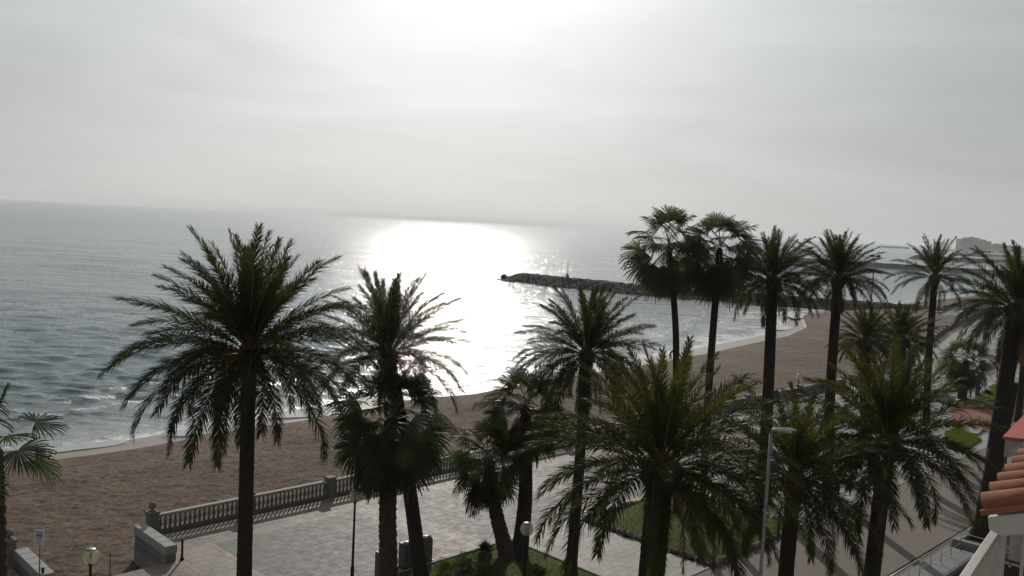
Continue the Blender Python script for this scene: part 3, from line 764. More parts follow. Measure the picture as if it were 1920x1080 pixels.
# ---------------------------------------------------------------- planted beds
def bed(g, label, rocks, nblade):
    s0, s1, t0, t1 = g
    root = empty('lawn_bed', P(s0, t0), ROT)
    w_, d_ = s1-s0, t1-t0
    nx, ny = int(w_*3), int(d_*3); vs = []
    for j in range(ny+1):
        for i in range(nx+1):
            x, y = w_*i/nx, d_*j/ny; e = min(x, w_-x, y, d_-y); vs.append((x, y, .02+.16*(1-math.exp(-e*1.4))+.03*math.sin(x*2)*math.cos(y*1.7)))
    link('soil', vs, [tuple(f) for f in gridfaces(ny+1, nx+1)], M['soil'], root, True)
    V = []; Fs = []
    for k in range(nblade):
        x, y = random.uniform(.12, w_-.12), random.uniform(.12, d_-.12); e = min(x, w_-x, y, d_-y)
        z = .01+.16*(1-math.exp(-e*1.4))+.03*math.sin(x*2)*math.cos(y*1.7); a_ = random.uniform(0, 6.28); h = random.uniform(.05, .12); ww = .012
        V += [(x-ww*math.cos(a_), y-ww*math.sin(a_), z), (x+ww*math.cos(a_), y+ww*math.sin(a_), z), (x+random.uniform(-.04, .04), y+random.uniform(-.04, .04), z+h)]
        Fs.append((3*k, 3*k+1, 3*k+2))
    tag(link('grass', V, Fs, M['grass'], root), kind='stuff')
    if rocks:
        base = []
        for v in range(3):
            mb = MB(); vs = []
            for i in range(5):
                for j in range(8):
                    th_, ph = 2*math.pi*j/8, math.pi*i/4
                    rr_ = 1+random.uniform(-.18, .18)
                    vs.append((.19*rr_*math.sin(ph)*math.cos(th_), .15*rr_*math.sin(ph)*math.sin(th_), .12+.15*rr_*math.cos(ph)))
            mb.add(vs, [(i*8+j, (i+1)*8+j, (i+1)*8+(j+1) % 8, i*8+(j+1) % 8) for i in range(4) for j in range(8)])
            o = mb.build('kerb_rock', M['kerbrock'], root, True); base.append(o.data); bpy.data.objects.remove(o)
        edges = [((0, 0), (0, d_)), ((0, d_), (w_, d_)), ((0, 0), (w_, 0)), ((w_, 0), (w_, d_))]
        for (x0, y0), (x1, y1) in edges:
            Ln = math.hypot(x1-x0, y1-y0); k = int(Ln/.33)
            for i in range(k):
                f = (i+.5)/k; o = place('kerb_rock', random.choice(base), root)
                o.location = (x0+(x1-x0)*f+random.uniform(-.03, .03), y0+(y1-y0)*f+random.uniform(-.03, .03), random.uniform(-.06, 0))
                o.rotation_euler = (random.uniform(-.3, .3), random.uniform(-.3, .3), random.uniform(0, 6.28)); o.scale = (random.uniform(.8, 1.15),)*3
    else:
        for (a0, a1, b0, b1) in ((-.06, .06, 0, d_), (-.06, w_+.06, d_-.02, d_+.08), (w_-.06, w_+.06, 0, d_-.03)):
            MB().box(a0, a1, b0, b1, -.03, .10, .01).build('kerb', M['concrete'], root)
    tag(root, label, 'lawn')
bed(GB[0], 'low kerbed lawn with a pointed corner round the twin fan palms at the bottom centre', False, 26000)
bed(GB[1], 'lawn edged with rough rocks below the big foreground palm', True, 26000)

def leafcloud(c, rad, nleaf, size, m, name, parent, flat=.8, seed=0, clumps=14):
    rg_ = random.Random(seed); V, Fs = [], []
    cl_ = []
    for i in range(clumps):
        d = Vector((rg_.gauss(0, 1), rg_.gauss(0, 1), rg_.gauss(0, 1))).normalized()*rg_.uniform(.35, .85)
        cl_.append((Vector((d.x*rad, d.y*rad, d.z*rad*flat)), rg_.uniform(.25, .5)*rad))
    for k in range(nleaf):
        cc, cr = rg_.choice(cl_)
        d = Vector((rg_.gauss(0, 1), rg_.gauss(0, 1), rg_.gauss(0, 1))).normalized()*cr*rg_.uniform(.6, 1.05)
        p = Vector(c)+cc+Vector((d.x, d.y, d.z*flat))
        if p.z < .02: continue
        a_ = Vector((rg_.gauss(0, 1), rg_.gauss(0, 1), rg_.gauss(0, 1))).normalized()*size*rg_.uniform(.6, 1.3); b_ = a_.orthogonal().normalized()*size*.4
        i = len(V); V += [p-a_*.5, p+b_*.6, p+a_*.5, p-b_*.6]; Fs.append((i, i+1, i+2, i+3))
    return link(name, V, Fs, m, parent)
def shrub(p, rad, label, m, n_=1400, size=.07, name='shrub', stem=.4, seed=0, flat=.75, group=None):
    r = empty(name, p)
    mb = MB()
    for i in range(4):
        a_ = 1.57*i+seed; mb.tube([(0, 0, 0), (.25*rad*math.cos(a_), .25*rad*math.sin(a_), stem*.6), (.5*rad*math.cos(a_), .5*rad*math.sin(a_), stem+rad*.4)], [.03, .022, .008], 5)
    mb.build('stems', M['wood'], r)
    leafcloud((0, 0, stem+rad*flat*.7), rad, n_, size, m, 'foliage', r, flat, seed)
    tag(r, label, 'shrub', group)
# hedge-like shrubs in the first bed
for i, (px, py, rd, lab) in enumerate(((838, 1082, .62, 'round green shrub nearest the waste inlets on the lower lawn'),
                       (872, 1072, .60, 'round green shrub second from the waste inlets, low on the lawn'),
                       (905, 1084, .55, 'green shrub directly below the potted spiky plant'),
                       (1012, 1085, .40, 'small bright green shrub at the foot of the lamp beside the twin palms'))):
    shrub(at(px, py, .12), rd, lab, M['bush'], 1500, .075, seed=i+3, stem=.12, group='shrubs on the lower lawn')
# terracotta pot with spiky plant
p = at(908, 1058, .15); r = empty('potted_plant', p)
MB().lathe([(.16, 0), (.27, .12), (.33, .30), (.30, .46), (.22, .54), (.26, .58), (.26, .60), (.2, .6)], 16).build('pot', M['boot'], r, True)
mb = MB()
for k in range(120):
    az, el = random.uniform(0, 6.28), random.uniform(.05, 1.45); ln = random.uniform(.32, .5); d = Vector((math.cos(az)*math.cos(el), math.sin(az)*math.cos(el), math.sin(el)))
    s_ = d.orthogonal().normalized()*.022; c0 = Vector((0, 0, .62)); mb.add([c0-s_, c0+s_, c0+d*ln*.6+s_*.8, c0+d*ln, c0+d*ln*.6-s_*.8], [(0, 1, 2, 3, 4)])
mb.build('spiky_leaves', M['yucca'], r); tag(r, 'dark spiky plant in a round terracotta pot on the lawn left of the twin palms', 'potted plant')

# ---------------------------------------------------------------- palms
def date_frond(e0, seed, Ln=3.9, nl=128, leaf='date'):
    """leaf that leaves the crown at elevation e0 (radians) and arches down under its own weight"""
    rg_ = random.Random(seed); K = 26; pts = []; tans = []
    p = Vector((0, 0, 0)); bend = .20+.50*max(math.cos(e0), 0)**.8+(.28 if e0 < .4 else 0)+rg_.uniform(-.12, .16); tw = rg_.uniform(-.38, .38)
    for i in range(K+1):
        f = i/K; e = e0-bend*f**1.5*1.15
        e = max(e, -1.5); y = tw*f*f
        d = Vector((math.cos(e)*math.cos(y), math.cos(e)*math.sin(y), math.sin(e)))
        pts.append(p.copy()); tans.append(d); p = p+d*(Ln/K)
    V, Fs = [], []
    # rachis: three sided taper
    for i, q in enumerate(pts):
        f = i/K; wd = .035*(1-f)+.006; d = tans[i]; sd = d.cross(Vector((0, 0, 1))) if abs(d.z) < .98 else Vector((0, 1, 0)); sd.normalize(); up = sd.cross(d)
        V += [q+sd*wd, q-sd*wd, q-up*wd*.8]
    for i in range(K):
        a_ = i*3
        for j in range(3): Fs.append((a_+j, a_+(j+1) % 3, a_+3+(j+1) % 3, a_+3+j))
    nr = len(Fs)
    for sgn in (1, -1):
        for k in range(nl):
            f = .13+.87*(k+rg_.uniform(0, .8))/nl; x = f*K; i = min(int(x), K-1); u_ = x-i
            q = pts[i].lerp(pts[i+1], u_); d = tans[i]
            sd = d.cross(Vector((0, 0, 1))) if abs(d.z) < .98 else Vector((0, 1, 0)); sd.normalize(); up = sd.cross(d)
            if f < .2: ln = .10+.9*(f-.13)/.07*.25
            else: ln = .58*min(1, .55+(f-.2)*2.4)*(1-.55*max(0, (f-.55)/.45)**1.3)
            ln *= rg_.uniform(.85, 1.12)*(Ln/3.6)**.5
            aa = R(55-28*f+rg_.uniform(-4, 4)); lift = R(rg_.choice((52, 36, 18, -10, -24))+rg_.uniform(-6, 6))
            dr_ = (d*math.cos(aa)+(sd*sgn*math.cos(lift)+up*math.sin(lift))*math.sin(aa)).normalized()
            wv = (dr_.cross(up).normalized()+dr_.cross(sd).normalized()*rg_.uniform(-.8, .8)).normalized()*(.0138+.005*(1-f))
            if wv.length < 1e-4: wv = sd*.017
            g_ = Vector((0, 0, -1))*ln*rg_.uniform(.05, .26)
            m1_ = q+dr_*ln*.45; tp = q+dr_*ln+g_
            b0 = len(V); V += [q-wv*.5, q+wv*.5, m1_+wv, m1_-wv, tp]; Fs += [(b0, b0+1, b0+2, b0+3), (b0+3, b0+2, b0+4)]
    me = bpy.data.meshes.new('frond'); me.from_pydata([tuple(v) for v in V], [], Fs)
    me.materials.append(M[leaf]); me.materials.append(M['rachis'])
    mi = np.zeros(len(Fs), np.int32); mi[:nr] = 1; me.polygons.foreach_set('material_index', mi)
    return me
ELS = [86, 74, 62, 50, 38, 26, 14, 2, -12, -28, -46, -64]
DF = {}; DD = [date_frond(R(e), 3000+e, leaf='dead') for e in (-30, -55, -70)]
for e in ELS: DF[e] = [date_frond(R(e), e*7+i+1000) for i in range(4)]
DL = {e: [date_frond(R(e), e*7+i+5000, leaf='datelight') for i in range(4)] for e in ELS}
def fan_frond(e0, seed, m, pet=1.25, rad=1.0, dead=False):
    rg_ = random.Random(seed); V, Fs = [], []; K = 8; pts = []; p = Vector((0, 0, 0)); bend = .35+.35*math.cos(e0)
    for i in range(K+1):
        e = max(e0-bend*(i/K)**1.4, -1.5); d = Vector((math.cos(e), 0, math.sin(e))); pts.append((p.copy(), d)); p = p+d*(pet/K)
    for i, (q, d) in enumerate(pts):
        sd = Vector((0, 1, 0)); up = sd.cross(d)*-1; wd = .022-.010*i/K; V += [q+sd*wd, q-sd*wd, q-up*wd*.6]
    for i in range(K):
        a_ = i*3
        for j in range(3): Fs.append((a_+j, a_+(j+1) % 3, a_+3+(j+1) % 3, a_+3+j))
    nr = len(Fs); q, d = pts[-1]; sd = Vector((0, 1, 0)); up = sd.cross(d)*-1
    NS = 40; spread = R(120 if not dead else 60)
    tilt = rg_.uniform(-.95, .95); sag = (.42 if not dead else .8)*rg_.uniform(.8, 1.25)
    for k in range(NS):
        a_ = -spread+2*spread*(k+.5)/NS; da = 2*spread/NS
        L_ = rad*(1-.22*(abs(a_)/spread)**2)*rg_.uniform(.9, 1.08)
        def pt(r_, ang_, droop):
            c_, s_ = math.cos(ang_), math.sin(ang_)
            base = d*(r_*c_)+sd*(r_*s_)*math.cos(tilt)+up*(r_*s_)*math.sin(tilt)+up*(.10*r_*abs(s_))
            return q+base+Vector((0, 0, -1))*droop
        z = (.012 if k % 2 else -.012)
        h_ = [0, .30, .56, .80, 1.0]; dr_ = [0, .02, .10*sag*2, .30*sag, .58*sag]; wf = [.5, .5, .46, .28, .02]
        dang = rg_.uniform(-.03, .03); extra = rg_.uniform(.7, 1.3); b0 = len(V)
        for hh, dd, ww in zip(h_, dr_, wf):
            r_ = L_*hh*(1-.25*dd*sag); 
            for sg in (-1, 1):
                a2 = a_+dang*hh+sg*ww*da*(1 if hh < .6 else 1)*1.0
                V.append(pt(max(r_, .02), a2, L_*dd*extra)+up*z*(1 if sg > 0 else -1)*hh)
        for i in range(4): Fs.append((b0+2*i, b0+2*i+1, b0+2*i+3, b0+2*i+2))
    me = bpy.data.meshes.new('frond'); me.from_pydata([tuple(v) for v in V], [], Fs)
    me.materials.append(m); me.materials.append(M['rachis'] if not dead else M['dead'])
    mi = np.zeros(len(Fs), np.int32); mi[:nr] = 1; me.polygons.foreach_set('material_index', mi)
    return me
FE = [84, 68, 52, 36, 20, 4, -14, -34, -54, -72]
FF = {e: [fan_frond(R(e), e*3+i+500, M['fan']) for i in range(3)] for e in FE}
FB = [fan_frond(R(e), e+9, M['fanbright']) for e in (82, 66)]
FD = {e: [fan_frond(R(e), e*3+i+900, M['dead'], pet=.8, rad=1.0, dead=True) for i in range(3)] for e in (-50, -66, -80)}
def trunk_mesh(path, r0, r1, kind, seed):
    rg_ = random.Random(seed); P_ = [Vector(p) for p in path]; L_ = [0]
    for a_, b_ in zip(P_, P_[1:]): L_.append(L_[-1]+(b_-a_).length)
    tot = L_[-1]; step = .055; k = max(12, int(tot/step)); n_ = 18; V = []
    def ev(s_):
        for i in range(len(P_)-1):
            if s_ <= L_[i+1]+1e-6:
                f = (s_-L_[i])/(L_[i+1]-L_[i]); p0 = P_[max(i-1, 0)]; p1, p2 = P_[i], P_[i+1]; p3 = P_[min(i+2, len(P_)-1)]
                return .5*((2*p1)+(p2-p0)*f+(2*p0-5*p1+4*p2-p3)*f*f+(3*p1-p0-3*p2+p3)*f**3)
        return P_[-1]
    for i in range(k+1):
        s_ = tot*i/k; f = i/k; c = ev(s_); rad = r0+(r1-r0)*f+.35*r0*math.exp(-s_/.35); rad *= min(1, .15+max(0, (tot-s_)/.45)**.6)
        for j in range(n_):
            t = 2*math.pi*j/n_
            if kind == 'date': ph = (s_/.20+((j % 3)/3.0)) % 1.0; bmp = .045*(1-ph)+rg_.uniform(-.012, .012)
            elif kind == 'boots': ph = (s_/.26+((j % 3)/3.0)) % 1.0; bmp = .20*ph**2+rg_.uniform(-.04, .04)
            else: ph = (s_/.11) % 1.0; bmp = .03*ph+rg_.uniform(-.015, .015)
            q = rad*(1+bmp); V.append((c.x+q*math.cos(t+.02*i), c.y+q*math.sin(t+.02*i), c.z))
    Fs = [(i*n_+j, i*n_+(j+1) % n_, (i+1)*n_+(j+1) % n_, (i+1)*n_+j) for i in range(k) for j in range(n_)]+[tuple(range(k*n_, (k+1)*n_))]
    return V, Fs
def palm(kind, label, crown, base, r0, r1, scale, n_, emin, emax=88, dead=0, seed=0, boots=False, mid=None, group='tall palms along the promenade', emode=1.0, fruit=(), wob=.1, gaps=None):
    crown, base = Vector(crown), Vector(base); rg_ = random.Random(seed)
    r = empty('date_palm' if kind == 'date' else 'fan_palm', base)
    mids = [Vector(m_) for m_ in (mid or [])]
    ax = [base]+mids+[crown]; path = [a_-base for a_ in ax]
    if not mids:
        mm = (path[0]+path[-1])*.5+Vector((rg_.uniform(-wob, wob), rg_.uniform(-wob, wob), 0)); path = [path[0], mm, path[-1]]
    if kind == 'fan': path[-1] = path[-1]-Vector((0, 0, .12*scale))
    V, Fs = trunk_mesh(path, r0, r1, 'boots' if boots else ('date' if kind == 'date' else 'fan'), seed)
    link('trunk', V, Fs, M['barkfan'] if boots else M['bark'], r, not boots)
    c = crown-base; k = scale
    if kind == 'date':
        mb = MB(); 
        mb.lathe([(r1*.9, -.9*k), (r1*1.25, -.62*k), (r1*1.75, -.35*k), (r1*1.8, -.12*k), (r1*1.4, .12*k), (r1*.6, .35*k), (.02, .5*k)], 14, c)
        mb.build('crown_base', M['boot'], r, True)
        # cut leaf bases sticking out of the head
        mb = MB()
        for i in range(64):
            a_ = i*2.39996; zz = -.85+.8*i/64; rad = r1*(1.15+.55*(1-abs(zz+.3)/.7)); d = Vector((math.cos(a_), math.sin(a_), 1.1)).normalized()
            q = c+Vector((math.cos(a_)*rad*.8, math.sin(a_)*rad*.8, zz*k)); sd = Vector((-math.sin(a_), math.cos(a_), 0))*.06*k
            mb.add([q-sd, q+sd, q+d*.26*k+sd*.6, q+d*.26*k-sd*.6, q+Vector((0, 0, .08*k))], [(0, 1, 2, 3), (0, 4, 1), (4, 3, 2)])
        tag(mb.build('leaf_bases', M['boot'], r), kind='stuff')
    for i in range(n_):
        f = (i+.5)/n_; e = emax-(emax-emin)*f**emode+rg_.uniform(-6, 6); az = i*2.39996+rg_.uniform(-.25, .25)
        if gaps and rg_.random() < gaps: continue
        if kind == 'date':
            ec = min(ELS, key=lambda q: abs(q-e)); me = rg_.choice((DL if 'foreground' in label else DF)[ec])
        else:
            ec = min(FE, key=lambda q: abs(q-e)); me = rg_.choice(FF[ec])
            if i < 2 and 'bright' in label: me = FB[i]
        o = place('frond', me, r); rad = r1*(.75 if kind == 'date' else .5)
        o.location = c+Vector((math.cos(az)*rad*math.cos(R(max(e, 0))), math.sin(az)*rad*math.cos(R(max(e, 0))), .15*k*math.sin(R(e))-.1*k-(.40*k*f if kind == 'fan' else 0)))
        o.rotation_euler = (rg_.uniform(-.12, .12), R(ec-e)*.6+rg_.uniform(-.04, .04), az); o.rotation_mode = 'XYZ'
        # roll about its own axis first, then the heading
        ss = k*rg_.uniform(.88, 1.10)*(1-.10*(f < .12)); o.scale = (ss, ss*rg_.choice((1, -1)), ss)
    for i in range(dead):
        ec = (-50, -66, -80)[i % 3]; az = i*2.39996+rg_.uniform(-.3, .3); o = place('dead_frond', rg_.choice(FD[ec]), r)
        o.location = c+Vector((math.cos(az)*r1*.8, math.sin(az)*r1*.8, -.15-rg_.uniform(0, .9)*k)); o.rotation_euler = (rg_.uniform(-.15, .15), 0, az); ss = k*rg_.uniform(.8, 1.05); o.scale = (ss, ss, ss)
    for i in range(3 if kind == 'date' else 0):
        o = place('dead_frond', rg_.choice(DD), r); o.location = c+Vector((0, 0, -.25)); o.rotation_euler = (rg_.uniform(-.2, .2), 0, rg_.uniform(0, 6.28)); ss = k*rg_.uniform(.6, .85); o.scale = (ss,)*3
    for (az, el) in fruit:
        mb = MB(); az, el = R(az), R(el); d = Vector((math.cos(az)*math.cos(el), math.sin(az)*math.cos(el), math.sin(el)))
        for j in range(26):
            dd = (d+Vector((rg_.gauss(0, .13), rg_.gauss(0, .13), rg_.gauss(0, .13)))).normalized(); ln = rg_.uniform(.55, .95)*k
            q0 = c+Vector((math.cos(az)*r1, math.sin(az)*r1, -.1)); mb.tube([q0, q0+dd*ln*.5, q0+dd*ln+Vector((0, 0, -.12*k))], [.018, .010, .014], 4, False)
        mb.build('fruit_stalk', M['fruit'], r)
    tag(r, label, 'palm tree', group); return r
def G(px, Y_):   # a point on the ground at depth Y_ under column px
    hz = 371+.0506*px; return at(px-.05*0, hz+H*F/Y_, 0)
def trunk_base(pxc, pyc, slope, Y_):
    """ground point below (pxc, pyc) following the trunk's lean in the photo (dx per dy)"""
    hz = 371+.0506*pxc; yb = hz+H*F/Y_; return at(pxc+slope*(yb-pyc), yb, 0)
T = palm
T('date', 'largest date palm at the left, full round crown with orange fruit stalks against the sea', atY(468, 655, 27), trunk_base(468, 700, -.025, 27),   .24, .205, 1.01, 84, -22, seed=11, fruit=((185, 5), (10, 18), (230, -5), (300, 25)), emode=.9)
T('date', 'date palm against the sun glitter, its smooth trunk leaning left out of the plaza', atY(728, 662, 35.3), trunk_base(770, 930, .13, 35.3), .30, .26, .86, 58, -13, seed=23, mid=[atY(752, 800, 35.4)], emode=1.0)
T('fan', 'big fan palm left of centre with rough booted trunk and brown hanging skirt', atY(735, 775, 33.6), trunk_base(731, 1000, -.01, 33.6), .34, .27, 1.12, 52, -62, dead=30, seed=31, boots=True, emode=.9)
T('fan', 'smaller fan palm of the pair on the lawn corner, lower crown and left leaning trunk', atY(915, 850, 38.3), at(955, 1052, .12), .36, .22, .88, 40, -62, dead=16, seed=41, boots=True, mid=[atY(930, 960, 38.4)], emode=.9)
T('fan', 'taller fan palm of the pair on the lawn corner, beside the centre date palm', atY(985, 755, 38.8), at(972, 1050, .12), .38, .24, .96, 44, -58, dead=16, seed=43, mid=[atY(985, 930, 38.9)], emode=.9)
T('date', 'date palm at the centre before the bay, thin trunk standing on the lawn corner', atY(1100, 662, 36.8), at(1070, 1076, .08), .24, .20, .80, 76, -33, seed=53, mid=[atY(1088, 850, 36.8)], emode=.9)
T('date', 'big foreground date palm with green drooping crown over the rocky lawn', atY(1240, 872, 22.5), trunk_base(1228, 950, -.08, 22.5), .36, .32, .90, 74, -22, seed=61, emode=.86, fruit=())
T('date', 'dark date palm in the right foreground directly right of the cobra head lamp', atY(1490, 895, 27), trunk_base(1485, 950, -.075, 27), .25, .22, .84, 60, -29, seed=71, emode=.95)
T('date', 'large dense date palm in the right foreground above the steel railing', atY(1665, 825, 29.5), trunk_base(1652, 900, -.10, 29.5), .27, .25, .92, 78, -25, seed=83, emode=.92, fruit=((200, 20), (150, 10)))
T('fan', 'left of the two tall slim fan palms rising against the bay and breakwater', atY(1254, 455, 45), trunk_base(1266, 640, .01, 45), .20, .15, 1.05, 38, -52, dead=7, seed=91, mid=[atY(1268, 720, 45), atY(1266, 600, 45)], emode=.85)
T('fan', 'right of the two tall slim fan palms, with one dead frond hanging beside the trunk', atY(1350, 459, 46), trunk_base(1330, 700, -.055, 46), .21, .17, 1.06, 42, -56, dead=10, seed=97, emode=.85)
T('date', 'third tall palm from the left on the skyline, date palm with thick straight trunk', atY(1449, 525, 48), trunk_base(1440, 700, -.045, 48), .33, .27, .74, 78, -25, seed=101, emode=.95)
T('date', 'fourth tall palm on the skyline, date palm with upright feathery crown', atY(1572, 522, 50), trunk_base(1562, 700, -.05, 50), .30, .25, .74, 72, -17, seed=113, emode=1.0)
T('date', 'slender date palm alone against the far water with sparse arching fronds', atY(1753, 518, 68), trunk_base(1745, 650, -.06, 68), .28, .24, .88, 34, -21, seed=127, emode=1.15)
T('date', 'date palm at the right edge with a long trunk leaning over the planter', atY(1908, 575, 43), at(1838, 1003, .3), .40, .35, .86, 74, -35, seed=137, mid=[atY(1893, 720, 43), atY(1862, 870, 43)], emode=.95)
T('date', 'low olive green date palm left in the pair behind the skyline palms', atY(1622, 637, 60), trunk_base(1626, 660, .0, 60), .36, .34, .64, 62, -23, seed=149, emode=1.0)
T('date', 'low olive green date palm right in the pair with a thick stubby trunk', atY(1688, 636, 63), trunk_base(1680, 680, -.05, 63), .42, .40, .70, 70, -28, seed=151, emode=1.0)
T('fan', 'short fan palm on the far plaza with one bright yellow green new frond', atY(1812, 672, 83.6), at(1803, 750), .38, .32, 1.1, 40, -60, dead=10, seed=163, emode=.9)
T('fan', 'fan palm cut by the left edge with drooping fronds and brown shaggy trunk', atY(-12, 826, 24.5), trunk_base(-6, 900, .0, 24.5), .26, .22, .92, 11, -12, dead=0, seed=171, boots=True, emode=.8)
T('date', 'palm trunk standing on the far lawn behind the leaning trunk at the right edge', atY(1925, 600, 74), at(1908, 790), .26, .24, .75, 40, -28, seed=181)

# ---------------------------------------------------------------- breakwaters
rocks = []
for v in range(6):
    rg_ = random.Random(200+v); vs = []
    for i in range(5):
        for j in range(7):
            th_, ph = 2*math.pi*j/7+.3*i, math.pi*(i+.0)/4; q = 1+rg_.uniform(-.22, .22)
            vs.append((1.0*q*math.sin(ph)*math.cos(th_), .8*q*math.sin(ph)*math.sin(th_), .65*q*math.cos(ph)))
    mb = MB().add(vs, [(i*7+j, (i+1)*7+j, (i+1)*7+(j+1) % 7, i*7+(j+1) % 7) for i in range(4) for j in range(7)])
    o = mb.build('boulder', M['rock']); rocks.append(o.data); bpy.data.objects.remove(o)
bk = empty('breakwater', (GR[0][0], GR[0][1], SEA))
def ribbon(axis, prof, z0, jit=.25, step=1.2, seed=1):
    ax = [Vector((*a_, 0)) for a_ in axis]; rows = []; rg_ = random.Random(seed); L_ = 0
    for a_, b_ in zip(ax, ax[1:]):
        d = b_-a_; k = max(1, int(d.length/step)); nn = Vector((-d.y, d.x, 0)).normalized()
        for i in range(k): rows.append((a_+d*i/k, nn))
    rows.append((ax[-1], nn)); V = []
    for i, (c, nn) in enumerate(rows):
        tp = min(1, .25+i*step/7)
        for (o_, z) in prof: V.append((c.x+nn.x*o_*(.5+.5*tp)+rg_.uniform(-jit, jit), c.y+nn.y*o_*(.5+.5*tp)+rg_.uniform(-jit, jit), z0+(z*tp if z > 0 else z)+rg_.uniform(-jit, jit)*.6*(z > 0)))
    m_ = len(prof); return V, [(i*m_+j, (i+1)*m_+j, (i+1)*m_+j+1, i*m_+j+1) for i in range(len(rows)-1) for j in range(m_-1)]
V, Fs = ribbon(GR, [(-8.5, -1.5), (-6.8, .1), (-4.6, 1.0), (-2.2, 2.1), (0, 2.35), (2.2, 2.15), (4.6, 1.0), (7, .1), (9, -1.5)], SEA)
o = link('rubble_core', V, Fs, M['rock']); o.parent = bk; o.matrix_parent_inverse = Matrix.Translation(-Vector(bk.location))
cand = []
ax = [Vector((*a_, 0)) for a_ in GR]; rg_ = random.Random(77)
for a_, b_ in zip(ax, ax[1:]):
    d = b_-a_; nn = Vector((-d.y, d.x, 0)).normalized(); k = int(d.length*6.5)
    for i in range(k):
        c = a_+d*rg_.random(); o_ = rg_.uniform(-7.2, 6.5); tpx = min(1, .3+(c-ax[0]).length/9); z = max(.0, 2.25*(1-max(0, (abs(o_)-1.8))/5.4))*tpx
        cand.append((Vector((c.x, c.y, SEA))+nn*o_*(.5+.5*tpx)+Vector((0, 0, z-.12)), rg_.uniform(.28, .6), o_))
# the tip: a few larger boulders
for i in range(14): cand.append((Vector((GR[0][0]+rg_.uniform(-1.5, 6), GR[0][1]+rg_.uniform(-5, 3), SEA+rg_.uniform(0, 1.3))), rg_.uniform(.6, 1.15), -9))
cand.sort(key=lambda q: q[2])
for i, (p, s_, o_) in enumerate(cand[:300]):
    o = place('boulder', rg_.choice(rocks), bk); o.location = p-Vector(bk.location); o.scale = (s_, s_, s_*.9); o.rotation_euler = (rg_.uniform(-.5, .5), rg_.uniform(-.5, .5), rg_.uniform(0, 6.3))
mb = MB()
for p, s_, o_ in cand[300:]:
    me = rg_.choice(rocks); mt = Matrix.Translation(p-Vector(bk.location)) @ Matrix.Rotation(rg_.uniform(0, 6.3), 4, 'Z') @ Matrix.Rotation(rg_.uniform(-.5, .5), 4, 'X') @ Matrix.Scale(s_, 4)
    mb.add([mt @ v.co for v in me.vertices], [tuple(q.vertices) for q in me.polygons])
tag(mb.build('boulders', M['rock'], bk), kind='stuff')
tag(bk, 'dark boulder breakwater reaching from the beach across the bay toward the sun glitter', 'breakwater')
# beacon
p = atY(1064, 516, 252); r = empty('beacon', (p.x, p.y, .0))
MB().lathe([(.8, -.9), (.75, -.2), (.4, .5), (.32, 1.0), (.15, 1.1)], 12).build('base', M['concrete'], r, True)
MB().tube([(0, 0, 1.1), (0, 0, 3.8)], .05, 6).build('mast', M['galv'], r); MB().lathe([(.08, 3.8), (.12, 3.9), (.12, 4.05), (.05, 4.1)], 8).build('lantern', M['galv'], r)
tag(r, 'small beacon with a conical base and thin mast on the near breakwater', 'beacon')
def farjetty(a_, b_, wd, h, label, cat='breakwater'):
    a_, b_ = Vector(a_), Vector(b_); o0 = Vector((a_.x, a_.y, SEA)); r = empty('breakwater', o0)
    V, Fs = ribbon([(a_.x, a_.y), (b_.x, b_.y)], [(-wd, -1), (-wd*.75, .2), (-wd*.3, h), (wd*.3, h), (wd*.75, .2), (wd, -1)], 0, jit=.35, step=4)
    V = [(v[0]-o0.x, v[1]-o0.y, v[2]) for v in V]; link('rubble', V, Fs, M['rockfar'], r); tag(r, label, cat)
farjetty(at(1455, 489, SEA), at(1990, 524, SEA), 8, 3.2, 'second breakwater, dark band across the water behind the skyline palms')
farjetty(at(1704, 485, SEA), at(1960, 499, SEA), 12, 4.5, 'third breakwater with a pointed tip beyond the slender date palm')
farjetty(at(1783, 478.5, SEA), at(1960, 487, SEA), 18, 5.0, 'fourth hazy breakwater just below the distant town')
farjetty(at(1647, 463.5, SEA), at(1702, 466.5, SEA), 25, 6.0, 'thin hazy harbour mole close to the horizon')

# distant headland town
hl = MB(); pts = [(1338, 2640), (1420, 2610), (1560, 2590), (1760, 2620), (2300, 2700), (2600, 3100), (2300, 3600), (1700, 3500), (1400, 3000)]
vs = [(x, y, SEA+.5) for x, y in pts]+[(1500, 2760, 10), (1760, 2860, 16), (2150, 3000, 22)]
k = len(pts)
for i in range(k):
    j = (i+1) % k; c_ = k if i in (0, 1, 8) else (k+1 if i in (2, 3, 7, 6) else k+2); hl.f.append((i, j, c_))
hl.v = vs; hl.f += [(2, k+1, k), (k+1, 7, k+1)] if False else []
hl.build('headland', M['farland']).update_tag(); tag(bpy.data.objects['headland'], kind='structure')
rg_ = random.Random(5)
blds = [(1812, 36, 40, 30, 'wide tower block at the left end of the distant town'), (1824, 42, 38, 30, 'tallest hazy block of the distant town'), (1836, 38, 38, 30, 'flat roofed hazy block right of the tallest tower of the distant town'),
        (1848, 33, 36, 26, 'hazy block at the right shoulder of the tall cluster in the distant town'),
        (1816, 14, 40, 20, 'low pale building in front of the tall cluster of the distant town'), (1832, 12, 34, 20, 'low pale building in front of the middle of the distant tower cluster'), (1848, 13, 30, 20, 'low white building before the gap in the distant town'),
        (1862, 22, 34, 26, 'hazy building just right of the gap in the distant town'), (1872, 25, 34, 26, 'hazy building under the low summit of the distant town'), (1882, 23, 36, 26, 'hazy building second right of the gap in the distant town'),
        (1893, 20, 36, 26, 'hazy building third from the right edge in the distant town'), (1905, 19, 36, 26, 'hazy building second from the right edge in the distant town'), (1917, 18, 36, 26, 'hazy building at the right edge in the distant town')]
